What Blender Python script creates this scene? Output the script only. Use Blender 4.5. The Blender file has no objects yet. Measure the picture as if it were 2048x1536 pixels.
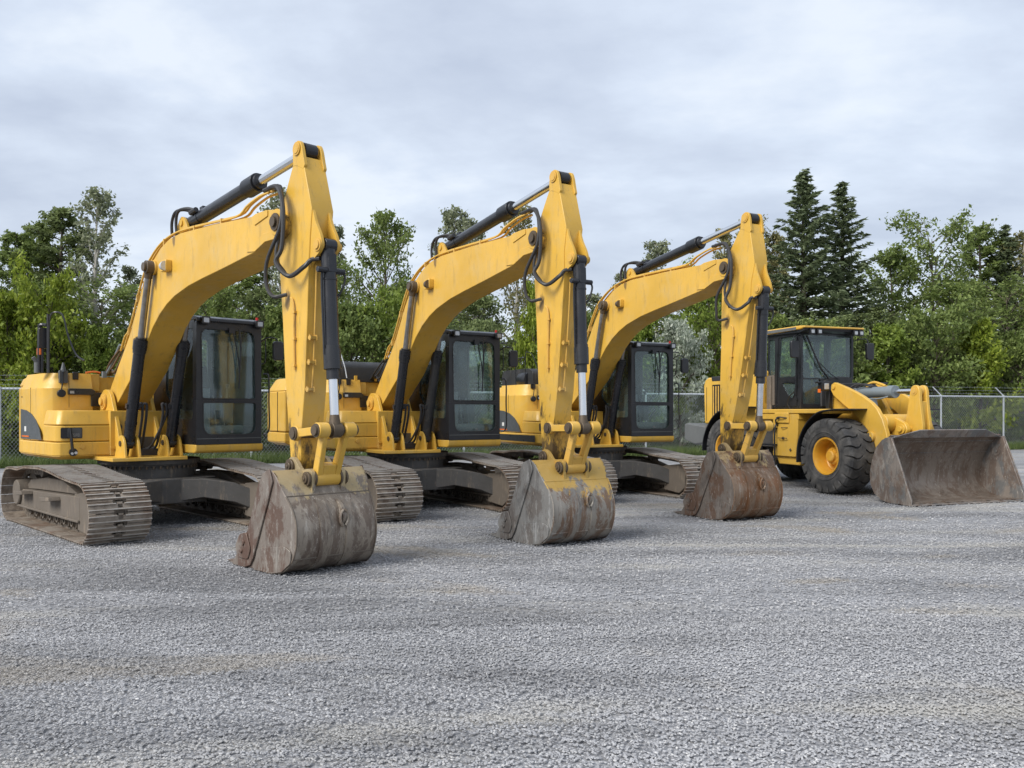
import bpy, bmesh, math, random
import numpy as np
from mathutils import Vector, Matrix, noise as mnoise
R = math.radians
random.seed(7)
sc = bpy.context.scene
col = sc.collection

# ------------------------------------------------------------------ camera
cam = bpy.data.cameras.new('camera')
cam_o = bpy.data.objects.new('camera', cam); col.objects.link(cam_o)
cam_o.location = (0, 0, 1.72); cam_o.rotation_euler = (R(90), 0, 0)
cam.sensor_width = 36; cam.lens = 29.70; cam.shift_y = 0.0280
cam.clip_start = 0.05; cam.clip_end = 3000
sc.camera = cam_o
# ------------------------------------------------------------------ light
SUN_EL, SUN_AZ = R(40), R(228)       # azimuth clockwise from +Y (north): behind the camera, left
sun = bpy.data.lights.new('sun', 'SUN'); sun.energy = 2.5; sun.angle = R(30); sun.color = (1, .965, .91)
sun_o = bpy.data.objects.new('sun', sun); col.objects.link(sun_o)
sd = Vector((math.sin(SUN_AZ)*math.cos(SUN_EL), math.cos(SUN_AZ)*math.cos(SUN_EL), math.sin(SUN_EL)))
sun_o.rotation_euler = sd.to_track_quat('Z', 'Y').to_euler(); sun_o.location = (0, -5, 30)
w = bpy.data.worlds.new('World'); sc.world = w; w.use_nodes = True
nt = w.node_tree; nt.nodes.clear()
def wn(t, **k):
    n = nt.nodes.new(t)
    for a, b in k.items(): setattr(n, a, b)
    return n
L = nt.links.new
wo = wn('ShaderNodeOutputWorld'); bg = wn('ShaderNodeBackground'); L(bg.outputs[0], wo.inputs[0])
sky = wn('ShaderNodeTexSky', sky_type='NISHITA', sun_disc=False)
sky.sun_elevation = SUN_EL; sky.sun_rotation = SUN_AZ; sky.air_density = 1.3; sky.dust_density = 2
bg.inputs['Strength'].default_value = 0.1
tc = wn('ShaderNodeTexCoord'); sp = wn('ShaderNodeSeparateXYZ'); L(tc.outputs['Generated'], sp.inputs[0])
zz = wn('ShaderNodeMath', operation='MAXIMUM'); zz.inputs[1].default_value = 0; L(sp.outputs[2], zz.inputs[0])
za = wn('ShaderNodeMath', operation='ADD'); za.inputs[1].default_value = .24; L(zz.outputs[0], za.inputs[0])
dx = wn('ShaderNodeMath', operation='DIVIDE'); L(sp.outputs[0], dx.inputs[0]); L(za.outputs[0], dx.inputs[1])
dy = wn('ShaderNodeMath', operation='DIVIDE'); L(sp.outputs[1], dy.inputs[0]); L(za.outputs[0], dy.inputs[1])
cb = wn('ShaderNodeCombineXYZ'); L(dx.outputs[0], cb.inputs[0]); L(dy.outputs[0], cb.inputs[1])
mp = wn('ShaderNodeMapping'); mp.inputs['Scale'].default_value = (.85, 1.15, 1); mp.inputs['Rotation'].default_value = (0, 0, R(12)); mp.inputs['Location'].default_value = (3.7, 1.2, 0)
L(cb.outputs[0], mp.inputs[0])
n1 = wn('ShaderNodeTexNoise'); n1.inputs['Scale'].default_value = 1.25; n1.inputs['Detail'].default_value = 7; n1.inputs['Roughness'].default_value = .52; n1.inputs['Distortion'].default_value = .35
L(mp.outputs[0], n1.inputs['Vector'])
n2 = wn('ShaderNodeTexNoise'); n2.inputs['Scale'].default_value = 4.5; n2.inputs['Detail'].default_value = 6; n2.inputs['Roughness'].default_value = .55
L(mp.outputs[0], n2.inputs['Vector'])
mm = wn('ShaderNodeMath', operation='MULTIPLY_ADD'); mm.inputs[1].default_value = .35; L(n2.outputs[0], mm.inputs[0]); L(n1.outputs[0], mm.inputs[2])
cr = wn('ShaderNodeValToRGB'); e = cr.color_ramp.elements
e[0].position = .52; e[0].color = (.42, .472, .575, 1)
e[1].position = .80; e[1].color = (.64, .69, .76, 1)
x = e.new(.63); x.color = (.485, .54, .64, 1)
x = e.new(.71); x.color = (.545, .605, .705, 1)
L(mm.outputs[0], cr.inputs[0])
sc10 = wn('ShaderNodeVectorMath', operation='SCALE'); sc10.inputs['Scale'].default_value = 8.3; L(cr.outputs[0], sc10.inputs[0])
mixw = wn('ShaderNodeMix', data_type='RGBA'); mixw.inputs[0].default_value = .90
L(sky.outputs[0], mixw.inputs[6]); L(sc10.outputs[0], mixw.inputs[7]); L(mixw.outputs[2], bg.inputs[0])
sc.view_settings.view_transform = 'Standard'; sc.view_settings.look = 'None'
sc.view_settings.gamma = 1; sc.view_settings.use_curve_mapping = False
sc.view_settings.exposure = 0.74
sc.render.engine = 'CYCLES'
sc.cycles.max_bounces = 6; sc.cycles.transparent_max_bounces = 16

# ------------------------------------------------------------------ materials
def mat(name): 
    m = bpy.data.materials.new(name); m.use_nodes = True
    return m, m.node_tree, m.node_tree.nodes['Principled BSDF']
def node(t, ty, **k):
    n = t.nodes.new(ty)
    for a, b in k.items():
        if a.startswith('i_'): n.inputs[a[2:]].default_value = b
        else: setattr(n, a, b)
    return n
def ramp(t, src, stops):
    r = t.nodes.new('ShaderNodeValToRGB'); el = r.color_ramp.elements
    while len(el) < len(stops): el.new(.5)
    for x, (p, c) in zip(el, stops):
        x.position = p; x.color = (c if hasattr(c, '__len__') else (c, c, c)) + (() if hasattr(c, '__len__') and len(c) == 4 else (1,))
    t.links.new(src, r.inputs[0]); return r.outputs[0]
def mixc(t, f, a, b, blend='MIX'):
    n = t.nodes.new('ShaderNodeMix'); n.data_type = 'RGBA'; n.blend_type = blend
    for s, v in ((0, f), (6, a), (7, b)):
        if hasattr(v, 'links'): t.links.new(v, n.inputs[s])
        elif s == 0: n.inputs[0].default_value = v
        else: n.inputs[s].default_value = (*v, 1)
    return n.outputs[2]
def noi(t, scale, detail=4, rough=.55, stretch=None, coord='Object', dist=0):
    c = t.nodes.new('ShaderNodeTexCoord'); n = node(t, 'ShaderNodeTexNoise', i_Scale=scale, i_Detail=detail, i_Roughness=rough, i_Distortion=dist)
    o = c.outputs[coord]
    if stretch:
        m = node(t, 'ShaderNodeMapping'); m.inputs['Scale'].default_value = stretch; t.links.new(o, m.inputs[0]); o = m.outputs[0]
    t.links.new(o, n.inputs['Vector']); return n.outputs[0]
def bump(t, p, h, strength=.3, dist=.01):
    b = node(t, 'ShaderNodeBump', i_Strength=strength, i_Distance=dist); t.links.new(h, b.inputs['Height']); t.links.new(b.outputs[0], p.inputs['Normal']); return b

def paint(name, base, dirt=.35, rough=.38, dirtcol=(.16, .12, .07), zone=None, metal=0, pins=()):
    m, t, p = mat(name)
    c = mixc(t, ramp(t, noi(t, 1.3, 3), [(.35, 0.), (.7, 1.)]), base, tuple(min(1, v*1.13+.01) for v in base))
    st = ramp(t, noi(t, 5, 9, .74, (1.6, 1.6, .28)), [(.55, 0.), (.66, .8), (.8, 1.)])
    k = node(t, 'ShaderNodeMath', operation='MULTIPLY'); t.links.new(st, k.inputs[0]); k.inputs[1].default_value = dirt
    c = mixc(t, k.outputs[0], c, dirtcol)
    sp = ramp(t, noi(t, 38, 3, .6), [(.66, 0.), (.74, 1.)])
    k2 = node(t, 'ShaderNodeMath', operation='MULTIPLY'); t.links.new(sp, k2.inputs[0]); k2.inputs[1].default_value = dirt*.7
    c = mixc(t, k2.outputs[0], c, dirtcol)
    if not metal and base[0] > .5:
        k3 = ramp(t, noi(t, 2.2, 9, .72, (1, 1, .8), dist=.4), [(.50, 0.), (.64, .30)]); c = mixc(t, k3, c, (.53, .40, .18))
        k4 = ramp(t, noi(t, 14, 8, .78, (2.2, 2.2, .5)), [(.63, 0.), (.67, .6)]); c = mixc(t, k4, c, (.26, .17, .06))
    if zone:      # a grease and rust patch of its own shape: (z low, z high, colour, amount)
        tcn = t.nodes.new('ShaderNodeTexCoord'); s = t.nodes.new('ShaderNodeSeparateXYZ'); t.links.new(tcn.outputs['Object'], s.inputs[0])
        mr = node(t, 'ShaderNodeMapRange'); t.links.new(s.outputs[2], mr.inputs[0]); mr.inputs[1].default_value = zone[0]; mr.inputs[2].default_value = zone[1]; mr.inputs[3].default_value = .22; mr.inputs[4].default_value = -.25
        ad = node(t, 'ShaderNodeMath', operation='ADD'); t.links.new(mr.outputs[0], ad.inputs[0]); t.links.new(noi(t, 4.5, 7, .7, (1.5, 1.5, .7)), ad.inputs[1])
        c = mixc(t, ramp(t, ad.outputs[0], [(.56, 0.), (.70, zone[3])]), c, zone[2])
    for (px_, py_, pz_, rad) in pins:      # grease that has crept out around a pin and run down
        tcn = t.nodes.new('ShaderNodeTexCoord'); mq = node(t, 'ShaderNodeMapping'); mq.inputs['Location'].default_value = (-px_, -py_, -pz_); t.links.new(tcn.outputs['Object'], mq.inputs[0])
        vs_ = node(t, 'ShaderNodeVectorMath', operation='MULTIPLY'); vs_.inputs[1].default_value = (1.2, .3, .62); t.links.new(mq.outputs[0], vs_.inputs[0])
        ln_ = node(t, 'ShaderNodeVectorMath', operation='LENGTH'); t.links.new(vs_.outputs[0], ln_.inputs[0])
        mr = node(t, 'ShaderNodeMapRange'); t.links.new(ln_.outputs['Value'], mr.inputs[0]); mr.inputs[1].default_value = 0; mr.inputs[2].default_value = rad; mr.inputs[3].default_value = .32; mr.inputs[4].default_value = -.35
        ad = node(t, 'ShaderNodeMath', operation='ADD'); t.links.new(mr.outputs[0], ad.inputs[0]); t.links.new(noi(t, 7, 8, .75, (1.4, 1.4, .45)), ad.inputs[1])
        c = mixc(t, ramp(t, ad.outputs[0], [(.50, 0.), (.62, .75)]), c, (.085, .05, .022))
    t.links.new(c, p.inputs['Base Color'])
    rr = ramp(t, noi(t, 6, 5), [(.3, rough*.8), (.75, min(1, rough*1.6))]); t.links.new(rr, p.inputs['Roughness'])
    p.inputs['Metallic'].default_value = metal
    bump(t, p, noi(t, 3.0, 2), .12, .01)
    return m
YC = (.565, .335, .045)
M = {}
M['yellow'] = paint('yellow_paint', YC, .38)
M['yellow_boom'] = paint('yellow_paint_boom', YC, .42, pins=[(1.33, -.44, 3.68, .26), (4.87, -.44, 3.78, .30), (-.46, -.44, 1.85, .3), (2.0, -.44, 4.12, .16)])
M['yellow_stick'] = paint('yellow_paint_greasy', (.58, .345, .046), .5, .36, zone=(1.0, 2.3, (.035, .025, .018), .9), pins=[(5.14, -.34, 4.60, .16), (5.5, -.33, 3.45, .22), (4.93, -.34, 2.98, .2), (4.80, -.34, 3.7, .25)])
M['yellow_link'] = paint('yellow_paint_link', (.56, .33, .06), .6, .45, (.06, .045, .03))
M['yellow_wheel'] = paint('yellow_rim_paint', (.60, .30, .02), .18, .4)
M['black'] = paint('black_paint', (.009, .010, .013), .12, .30, (.08, .078, .072))
M['black_dusty'] = paint('black_dusty', (.016, .0165, .018), .5, .5, (.10, .085, .065))
M['cyl'] = paint('cylinder_black', (.009, .010, .014), .14, .22, (.08, .07, .06))
M['greycyl'] = paint('grey_cylinder', (.15, .18, .20), .25, .35, (.3, .28, .24))
M['grey'] = paint('grey_paint', (.095, .10, .10), .3, .5, (.2, .17, .13))
M['decal'] = paint('grey_decal', (.05, .057, .063), .2, .4, (.25, .24, .22))
M['pin'] = paint('pin_steel', (.10, .075, .05), .6, .45, (.03, .022, .016), metal=.4)
M['frame'] = paint('track_frame_steel', (.115, .095, .075), .9, .75, (.26, .205, .15))
M['carbody'] = paint('car_body_steel', (.06, .057, .054), .95, .65, (.22, .175, .125))
M['hose'] = paint('hose_rubber', (.022, .022, .024), .3, .5, (.1, .09, .08))
M['brownhose'] = paint('hose_brown', (.10, .06, .03), .3, .5)
def chrome():
    m, t, p = mat('chrome_rod'); p.inputs['Metallic'].default_value = 1; p.inputs['Base Color'].default_value = (.74, .75, .77, 1)
    t.links.new(ramp(t, noi(t, 9, 4), [(.3, .12), (.8, .3)]), p.inputs['Roughness']); return m
M['chrome'] = chrome()
m, t, p = mat('dull_rod'); p.inputs['Metallic'].default_value = .85; p.inputs['Roughness'].default_value = .34
t.links.new(mixc(t, ramp(t, noi(t, 7, 5), [(.4, 0.), (.7, 1.)]), (.30, .30, .30), (.20, .17, .14)), p.inputs['Base Color']); M['dullrod'] = m
def shoe():
    m, t, p = mat('track_shoe_steel')
    ge = node(t, 'ShaderNodeNewGeometry'); tcn = t.nodes.new('ShaderNodeTexCoord'); s = t.nodes.new('ShaderNodeSeparateXYZ'); t.links.new(tcn.outputs['Object'], s.inputs[0])
    def wnoi(sc_, det, ro):
        q = node(t, 'ShaderNodeTexNoise', i_Scale=sc_, i_Detail=det, i_Roughness=ro); t.links.new(ge.outputs['Position'], q.inputs['Vector']); return q.outputs[0]
    c = mixc(t, ramp(t, wnoi(7, 8, .7), [(.42, 0.), (.58, 1.)]), (.145, .112, .085), (.26, .215, .17))
    c = mixc(t, ramp(t, wnoi(2.2, 6, .7), [(.50, 0.), (.60, .7)]), c, (.155, .092, .06))
    c = mixc(t, ramp(t, wnoi(1.3, 5, .6), [(.50, 0.), (.62, .5)]), c, (.34, .31, .27))
    hi = ramp(t, s.outputs[2], [(.028, 0.), (.034, 1.)])       # worn bright grouser tips
    k = node(t, 'ShaderNodeMath', operation='MULTIPLY'); t.links.new(hi, k.inputs[0]); t.links.new(ramp(t, wnoi(9, 5, .7), [(.3, .35), (.6, 1.)]), k.inputs[1])
    c = mixc(t, k.outputs[0], c, (.46, .44, .41))
    t.links.new(c, p.inputs['Base Color']); p.inputs['Roughness'].default_value = .6; p.inputs['Metallic'].default_value = .15
    bump(t, p, wnoi(40, 5, .7), .5, .006); return m
M['shoe'] = shoe()
def bucket_mat(name, cols, yellow=None, ylo=.7, yhi=1.1, rust=.5):
    m, t, p = mat(name)
    n = noi(t, 2.3, 10, .68, (1, .9, .6), dist=.8)
    c = mixc(t, ramp(t, n, [(.44, 0.), (.54, 1.)]), cols[0], cols[1])
    n = noi(t, 3.4, 10, .74, (1.2, 1.4, .5), dist=.5)
    c = mixc(t, ramp(t, n, [(.50, 0.), (.545, rust*1.3)]), c, cols[2])
    n = noi(t, 6, 10, .78, (1.8, 1.8, .40), dist=.3)
    c = mixc(t, ramp(t, n, [(.56, 0.), (.62, .7)]), c, cols[3])
    n = noi(t, 5, 6, .6, (5, 5, .35), dist=.2)
    c = mixc(t, ramp(t, n, [(.60, 0.), (.66, .4)]), c, tuple(v*.55 for v in cols[0]))
    n = noi(t, 34, 5, .7, (1, 1, .25))
    c = mixc(t, ramp(t, n, [(.62, 0.), (.66, .55)]), c, (.46, .42, .37))
    if yellow:
        tcn = t.nodes.new('ShaderNodeTexCoord'); s = t.nodes.new('ShaderNodeSeparateXYZ'); t.links.new(tcn.outputs['Object'], s.inputs[0])
        mr = node(t, 'ShaderNodeMapRange'); t.links.new(s.outputs[2], mr.inputs[0]); mr.inputs[1].default_value = ylo; mr.inputs[2].default_value = yhi; mr.inputs[3].default_value = -.3; mr.inputs[4].default_value = .3
        ad = node(t, 'ShaderNodeMath', operation='ADD'); t.links.new(mr.outputs[0], ad.inputs[0]); t.links.new(noi(t, 3.5, 8, .7, (1, 1, .6)), ad.inputs[1])
        c = mixc(t, ramp(t, ad.outputs[0], [(.50, 0.), (.56, .85)]), c, yellow)
    t.links.new(c, p.inputs['Base Color'])
    t.links.new(ramp(t, noi(t, 5, 6), [(.35, .38), (.7, .72)]), p.inputs['Roughness'])
    p.inputs['Metallic'].default_value = .3
    bump(t, p, noi(t, 14, 6, .65), .35, .008); return m
M['bucket0'] = bucket_mat('worn_bucket_brown', [(.185, .155, .125), (.27, .23, .185), (.10, .068, .052), (.40, .36, .31)], (.42, .33, .18), .55, 1.3)
M['bucket1'] = bucket_mat('worn_bucket_yellow', [(.19, .18, .165), (.27, .245, .21), (.15, .075, .035), (.33, .30, .26)], (.52, .33, .07), .22, 1.2, .55)
M['bucket2'] = bucket_mat('worn_bucket_rust', [(.13, .08, .048), (.22, .15, .10), (.17, .075, .03), (.30, .25, .2)], (.40, .30, .15), .6, 1.4, .6)
M['bside0'] = bucket_mat('bucket_side_brown', [(.14, .10, .08), (.21, .18, .155), (.11, .062, .045), (.33, .31, .28)], rust=.6)
M['bside1'] = bucket_mat('bucket_side_grey', [(.13, .125, .12), (.22, .215, .205), (.10, .075, .06), (.40, .40, .39)], rust=.4)
M['bside2'] = bucket_mat('bucket_side_dark', [(.10, .085, .075), (.17, .145, .125), (.12, .065, .04), (.25, .22, .2)], rust=.6)
M['ldb'] = bucket_mat('loader_bucket_steel', [(.145, .115, .092), (.20, .165, .135), (.12, .078, .054), (.28, .25, .215)], rust=.5)
M['ldo'] = bucket_mat('loader_bucket_outside', [(.15, .15, .148), (.24, .21, .185), (.14, .095, .07), (.36, .34, .31)], rust=.5)
def rubber():
    m, t, p = mat('tyre_rubber')
    c = mixc(t, ramp(t, noi(t, 4, 6, .6), [(.4, 0.), (.7, 1.)]), (.035, .035, .036), (.11, .105, .098))
    t.links.new(c, p.inputs['Base Color']); p.inputs['Roughness'].default_value = .75; bump(t, p, noi(t, 25, 4), .2, .004); return m
M['rubber'] = rubber()
def glass(name, tint, refl=.045):
    m = bpy.data.materials.new(name); m.use_nodes = True; t = m.node_tree; t.nodes.clear()
    o = node(t, 'ShaderNodeOutputMaterial'); tr = node(t, 'ShaderNodeBsdfTransparent'); tr.inputs[0].default_value = (*tint, 1)
    gl = node(t, 'ShaderNodeBsdfGlossy'); gl.inputs['Roughness'].default_value = .04; gl.inputs[0].default_value = (.9, .95, 1, 1)
    di = node(t, 'ShaderNodeBsdfDiffuse'); di.inputs[0].default_value = (.30, .40, .385, 1)
    m1 = node(t, 'ShaderNodeMixShader'); m2 = node(t, 'ShaderNodeMixShader')
    lw = node(t, 'ShaderNodeLayerWeight'); lw.inputs['Blend'].default_value = .12
    mr = node(t, 'ShaderNodeMapRange'); mr.inputs[3].default_value = refl; mr.inputs[4].default_value = 1.0; t.links.new(lw.outputs['Fresnel'], mr.inputs[0])
    du = ramp(t, noi(t, 3, 6, .6), [(.35, .05), (.75, .12)])
    t.links.new(du, m1.inputs[0]); t.links.new(tr.outputs[0], m1.inputs[1]); t.links.new(di.outputs[0], m1.inputs[2])
    t.links.new(mr.outputs[0], m2.inputs[0]); t.links.new(m1.outputs[0], m2.inputs[1]); t.links.new(gl.outputs[0], m2.inputs[2]); t.links.new(m2.outputs[0], o.inputs[0])
    return m
M['glass'] = glass('cab_glass', (.90, .96, .94))
M['lglass'] = glass('loader_glass', (.90, .96, .94), .04)
def simple(name, c, rough=.5, metal=0, em=None):
    m, t, p = mat(name); p.inputs['Base Color'].default_value = (*c, 1); p.inputs['Roughness'].default_value = rough; p.inputs['Metallic'].default_value = metal
    t.links.new(mixc(t, ramp(t, noi(t, 8, 5), [(.35, 0.), (.75, 1.)]), c, tuple(v*.75 for v in c)), p.inputs['Base Color'])
    return m
M['lens'] = simple('lamp_lens', (.45, .47, .49), .12, .3)
M['orange'] = simple('orange_lens', (.75, .16, .02), .25)
M['red'] = simple('red_lens', (.5, .02, .02), .3)
M['white'] = simple('white_label', (.7, .7, .68), .5)
M['whitemark'] = simple('grey_lettering', (.3, .31, .31), .5)
M['seat'] = simple('seat_fabric', (.03, .032, .035), .85)
M['interior'] = simple('cab_interior', (.16, .17, .17), .8)
M['galv'] = simple('galvanised_steel', (.58, .61, .65), .42, .35)
M['wire'] = simple('fence_wire', (.42, .46, .46), .45, .3)
M['bark'] = simple('bark_brown', (.10, .08, .06), .9)
M['birchbark'] = simple('bark_pale', (.42, .40, .36), .8)
def leafm(name, c1, c2, c3):
    m, t, p = mat(name)
    g = node(t, 'ShaderNodeNewGeometry')
    c = ramp(t, g.outputs['Random Per Island'], [(0., c1), (.55, c2), (1., c3)])
    n = ramp(t, noi(t, .45, 4, .6), [(.40, 0.), (.68, .6)])
    c = mixc(t, n, c, tuple(v*.72 for v in c2))
    t.links.new(c, p.inputs['Base Color']); p.inputs['Roughness'].default_value = .6
    p.inputs['Specular IOR Level'].default_value = .35
    tl = node(t, 'ShaderNodeBsdfTranslucent'); t.links.new(c, tl.inputs[0]); ms = node(t, 'ShaderNodeMixShader'); ms.inputs[0].default_value = .42
    o = t.nodes['Material Output']; t.links.new(p.outputs[0], ms.inputs[1]); t.links.new(tl.outputs[0], ms.inputs[2]); t.links.new(ms.outputs[0], o.inputs[0])
    return m
M['lf_dark'] = leafm('leaf_dark_green', (.13, .17, .065), (.20, .25, .095), (.28, .33, .14))
M['lf_mid'] = leafm('leaf_mid_green', (.12, .17, .045), (.19, .25, .07), (.28, .34, .10))
M['lf_yel'] = leafm('leaf_yellow_green', (.15, .21, .025), (.24, .31, .035), (.36, .41, .06))
M['lf_bri'] = leafm('leaf_bright_green', (.13, .19, .03), (.20, .27, .045), (.29, .36, .07))
M['lf_birch'] = leafm('leaf_birch_grey_green', (.17, .20, .12), (.26, .29, .17), (.42, .44, .28))
M['lf_autumn'] = leafm('leaf_olive_yellow', (.17, .17, .07), (.27, .26, .11), (.42, .38, .18))
M['lf_silver'] = leafm('leaf_silver', (0.217, 0.265, 0.186), (0.404, 0.451, 0.358), (0.652, 0.683, 0.590))
M['lf_spruce'] = leafm('needle_spruce', (.12, .155, .08), (.17, .215, .11), (.25, .29, .16))
M['grass'] = leafm('grass_blades', (.07, .11, .03), (.12, .17, .05), (.2, .24, .09))

# ------------------------------------------------------------------ mesh helpers
def catmull(P, n=8):
    P = [Vector(p) for p in P]; Q = []
    E = [P[0]*2-P[1]] + P + [P[-1]*2-P[-2]]
    for i in range(1, len(E)-2):
        a, b, c, d = E[i-1:i+3]
        for k in range(n):
            t = k/n
            Q.append(.5*((2*b)+(c-a)*t+(2*a-5*b+4*c-d)*t*t+(3*b-a-3*c+d)*t**3))
    Q.append(P[-1]); return Q
class MB:
    def __init__(s): s.v = []; s.f = []
    def add(s, vs, fs):
        o = len(s.v); s.v += [tuple(v) for v in vs]; s.f += [tuple(i+o for i in f) for f in fs]; return s
    def box(s, x0, x1, y0, y1, z0, z1, M=None):
        vs = [Vector((x, y, z)) for x in (x0, x1) for y in (y0, y1) for z in (z0, z1)]
        if M: vs = [M @ v for v in vs]
        return s.add(vs, [(0, 1, 3, 2), (4, 6, 7, 5), (0, 4, 5, 1), (2, 3, 7, 6), (0, 2, 6, 4), (1, 5, 7, 3)])
    def prism(s, poly, a, b, ax='y'):
        n = len(poly); ar = sum(poly[i][0]*poly[(i+1) % n][1]-poly[(i+1) % n][0]*poly[i][1] for i in range(n))
        if ar < 0: poly = poly[::-1]
        mk = {'y': lambda p, t: (p[0], t, p[1]), 'x': lambda p, t: (t, p[0], p[1]), 'z': lambda p, t: (p[0], p[1], t)}[ax]
        lo = [mk(p, a) for p in poly]; hi = [mk(p, b) for p in poly]
        fs = [(i, (i+1) % n, n+(i+1) % n, n+i) for i in range(n)]+[tuple(range(n))[::-1], tuple(range(n, 2*n))]
        if ax == 'y': fs = [f[::-1] for f in fs]
        return s.add(lo+hi, fs)
    def loft(s, A, B, cap=True):
        n = len(A); fs = [(i, (i+1) % n, n+(i+1) % n, n+i) for i in range(n)]
        if cap: fs += [tuple(range(n))[::-1], tuple(range(n, 2*n))]
        return s.add(list(A)+list(B), fs)
    def cyl(s, p0, p1, r0, r1=None, n=16, cap=True):
        p0, p1 = Vector(p0), Vector(p1); r1 = r0 if r1 is None else r1
        q = (p1-p0).to_track_quat('Z', 'Y'); A = []; B = []
        for k in range(n):
            a = 2*math.pi*k/n; d = q @ Vector((math.cos(a), math.sin(a), 0)); A.append(p0+d*r0); B.append(p1+d*r1)
        return s.loft(A, B, cap)
    def tube(s, P, r, n=8):
        P = [Vector(p) for p in P]; rings = []; up = Vector((0.03, 1, .02))
        for i, p in enumerate(P):
            d = (P[min(i+1, len(P)-1)]-P[max(i-1, 0)]).normalized()
            a = d.cross(up)
            if a.length < .2: a = d.cross(Vector((0, .1, 1)))
            a.normalize(); b = d.cross(a); rr = r(i/(len(P)-1)) if callable(r) else r
            rings.append([p+(a*math.cos(2*math.pi*k/n)+b*math.sin(2*math.pi*k/n))*rr for k in range(n)])
        o = len(s.v)
        for g in rings: s.v += [tuple(v) for v in g]
        for i in range(len(P)-1):
            for k in range(n): s.f.append((o+i*n+k, o+i*n+(k+1) % n, o+(i+1)*n+(k+1) % n, o+(i+1)*n+k))
        s.f.append(tuple(o+k for k in range(n))[::-1]); s.f.append(tuple(o+(len(P)-1)*n+k for k in range(n)))
        return s
    def hose(s, P, r, n=8, k=7): return s.tube(catmull(P, k), r, n)
    def lathe(s, prof, c, ax, n=32):
        # prof: (radius, offset along axis)
        c = Vector(c); ax = Vector(ax).normalized(); q = ax.to_track_quat('Z', 'Y'); o = len(s.v)
        for r, h in prof:
            for k in range(n):
                a = 2*math.pi*k/n; s.v.append(tuple(c+ax*h+q @ Vector((math.cos(a)*r, math.sin(a)*r, 0))))
        for i in range(len(prof)-1):
            for k in range(n): s.f.append((o+i*n+k, o+i*n+(k+1) % n, o+(i+1)*n+(k+1) % n, o+(i+1)*n+k))
        return s
    def ring(s, outer, inner, t0, t1, ax='x'):
        # plate with a hole: outer / inner have the same number of points
        n = len(outer); mk = {'y': lambda p, t: (p[0], t, p[1]), 'x': lambda p, t: (t, p[0], p[1])}[ax]
        vs = [mk(p, t) for t in (t0, t1) for g in (outer, inner) for p in g]; fs = []
        for i in range(n):
            j = (i+1) % n
            fs += [(i, j, n+j, n+i), (2*n+j, 2*n+i, 3*n+i, 3*n+j), (j, i, 2*n+i, 2*n+j), (n+i, n+j, 3*n+j, 3*n+i)]
        return s.add(vs, fs)
def rp(pts, r, k=4):
    out = []; n = len(pts)
    for i in range(n):
        p, a, b = Vector(pts[i]), Vector(pts[i-1]), Vector(pts[(i+1) % n])
        rr = r[i] if hasattr(r, '__len__') else r
        p0 = p+(a-p).normalized()*min(rr, (a-p).length*.45); p1 = p+(b-p).normalized()*min(rr, (b-p).length*.45)
        for j in range(k):
            t = j/(k-1); out.append(tuple(p0*(1-t)**2+p*2*t*(1-t)+p1*t*t))
    return out
LM = {}
CACHE = {}
def pieces(bm):
    """faces grouped by touching islands: far-apart pieces become objects of their own"""
    bm.verts.index_update(); n = len(bm.verts); par = list(range(n))
    def fd(i):
        while par[i] != i: par[i] = par[par[i]]; i = par[i]
        return i
    for e in bm.edges:
        a, b = fd(e.verts[0].index), fd(e.verts[1].index)
        if a != b: par[a] = b
    g = {}
    for v in bm.verts: g.setdefault(fd(v.index), []).append(v.co)
    ks = list(g); lo = {k: Vector([min(c[i] for c in g[k]) for i in range(3)]) for k in ks}; hi = {k: Vector([max(c[i] for c in g[k]) for i in range(3)]) for k in ks}
    if len(ks) > 120 or len(ks) == 1: return None
    q = {k: k for k in ks}
    def f2(k):
        while q[k] != k: k = q[k]
        return k
    for i, a in enumerate(ks):
        for b in ks[i+1:]:
            m = .25*min((hi[a]-lo[a]).length, (hi[b]-lo[b]).length, .06)+.002
            if all(lo[a][c]-m <= hi[b][c] and lo[b][c]-m <= hi[a][c] for c in range(3)):
                x, y = f2(a), f2(b)
                if x != y: q[x] = y
    roots = {}
    for k in ks: roots.setdefault(f2(k), []).append(k)
    if len(roots) == 1: return None
    return sorted([[v.index for v in bm.verts if f2(fd(v.index)) == r_] for r_ in roots], key=lambda L_: -len(L_))
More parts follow.
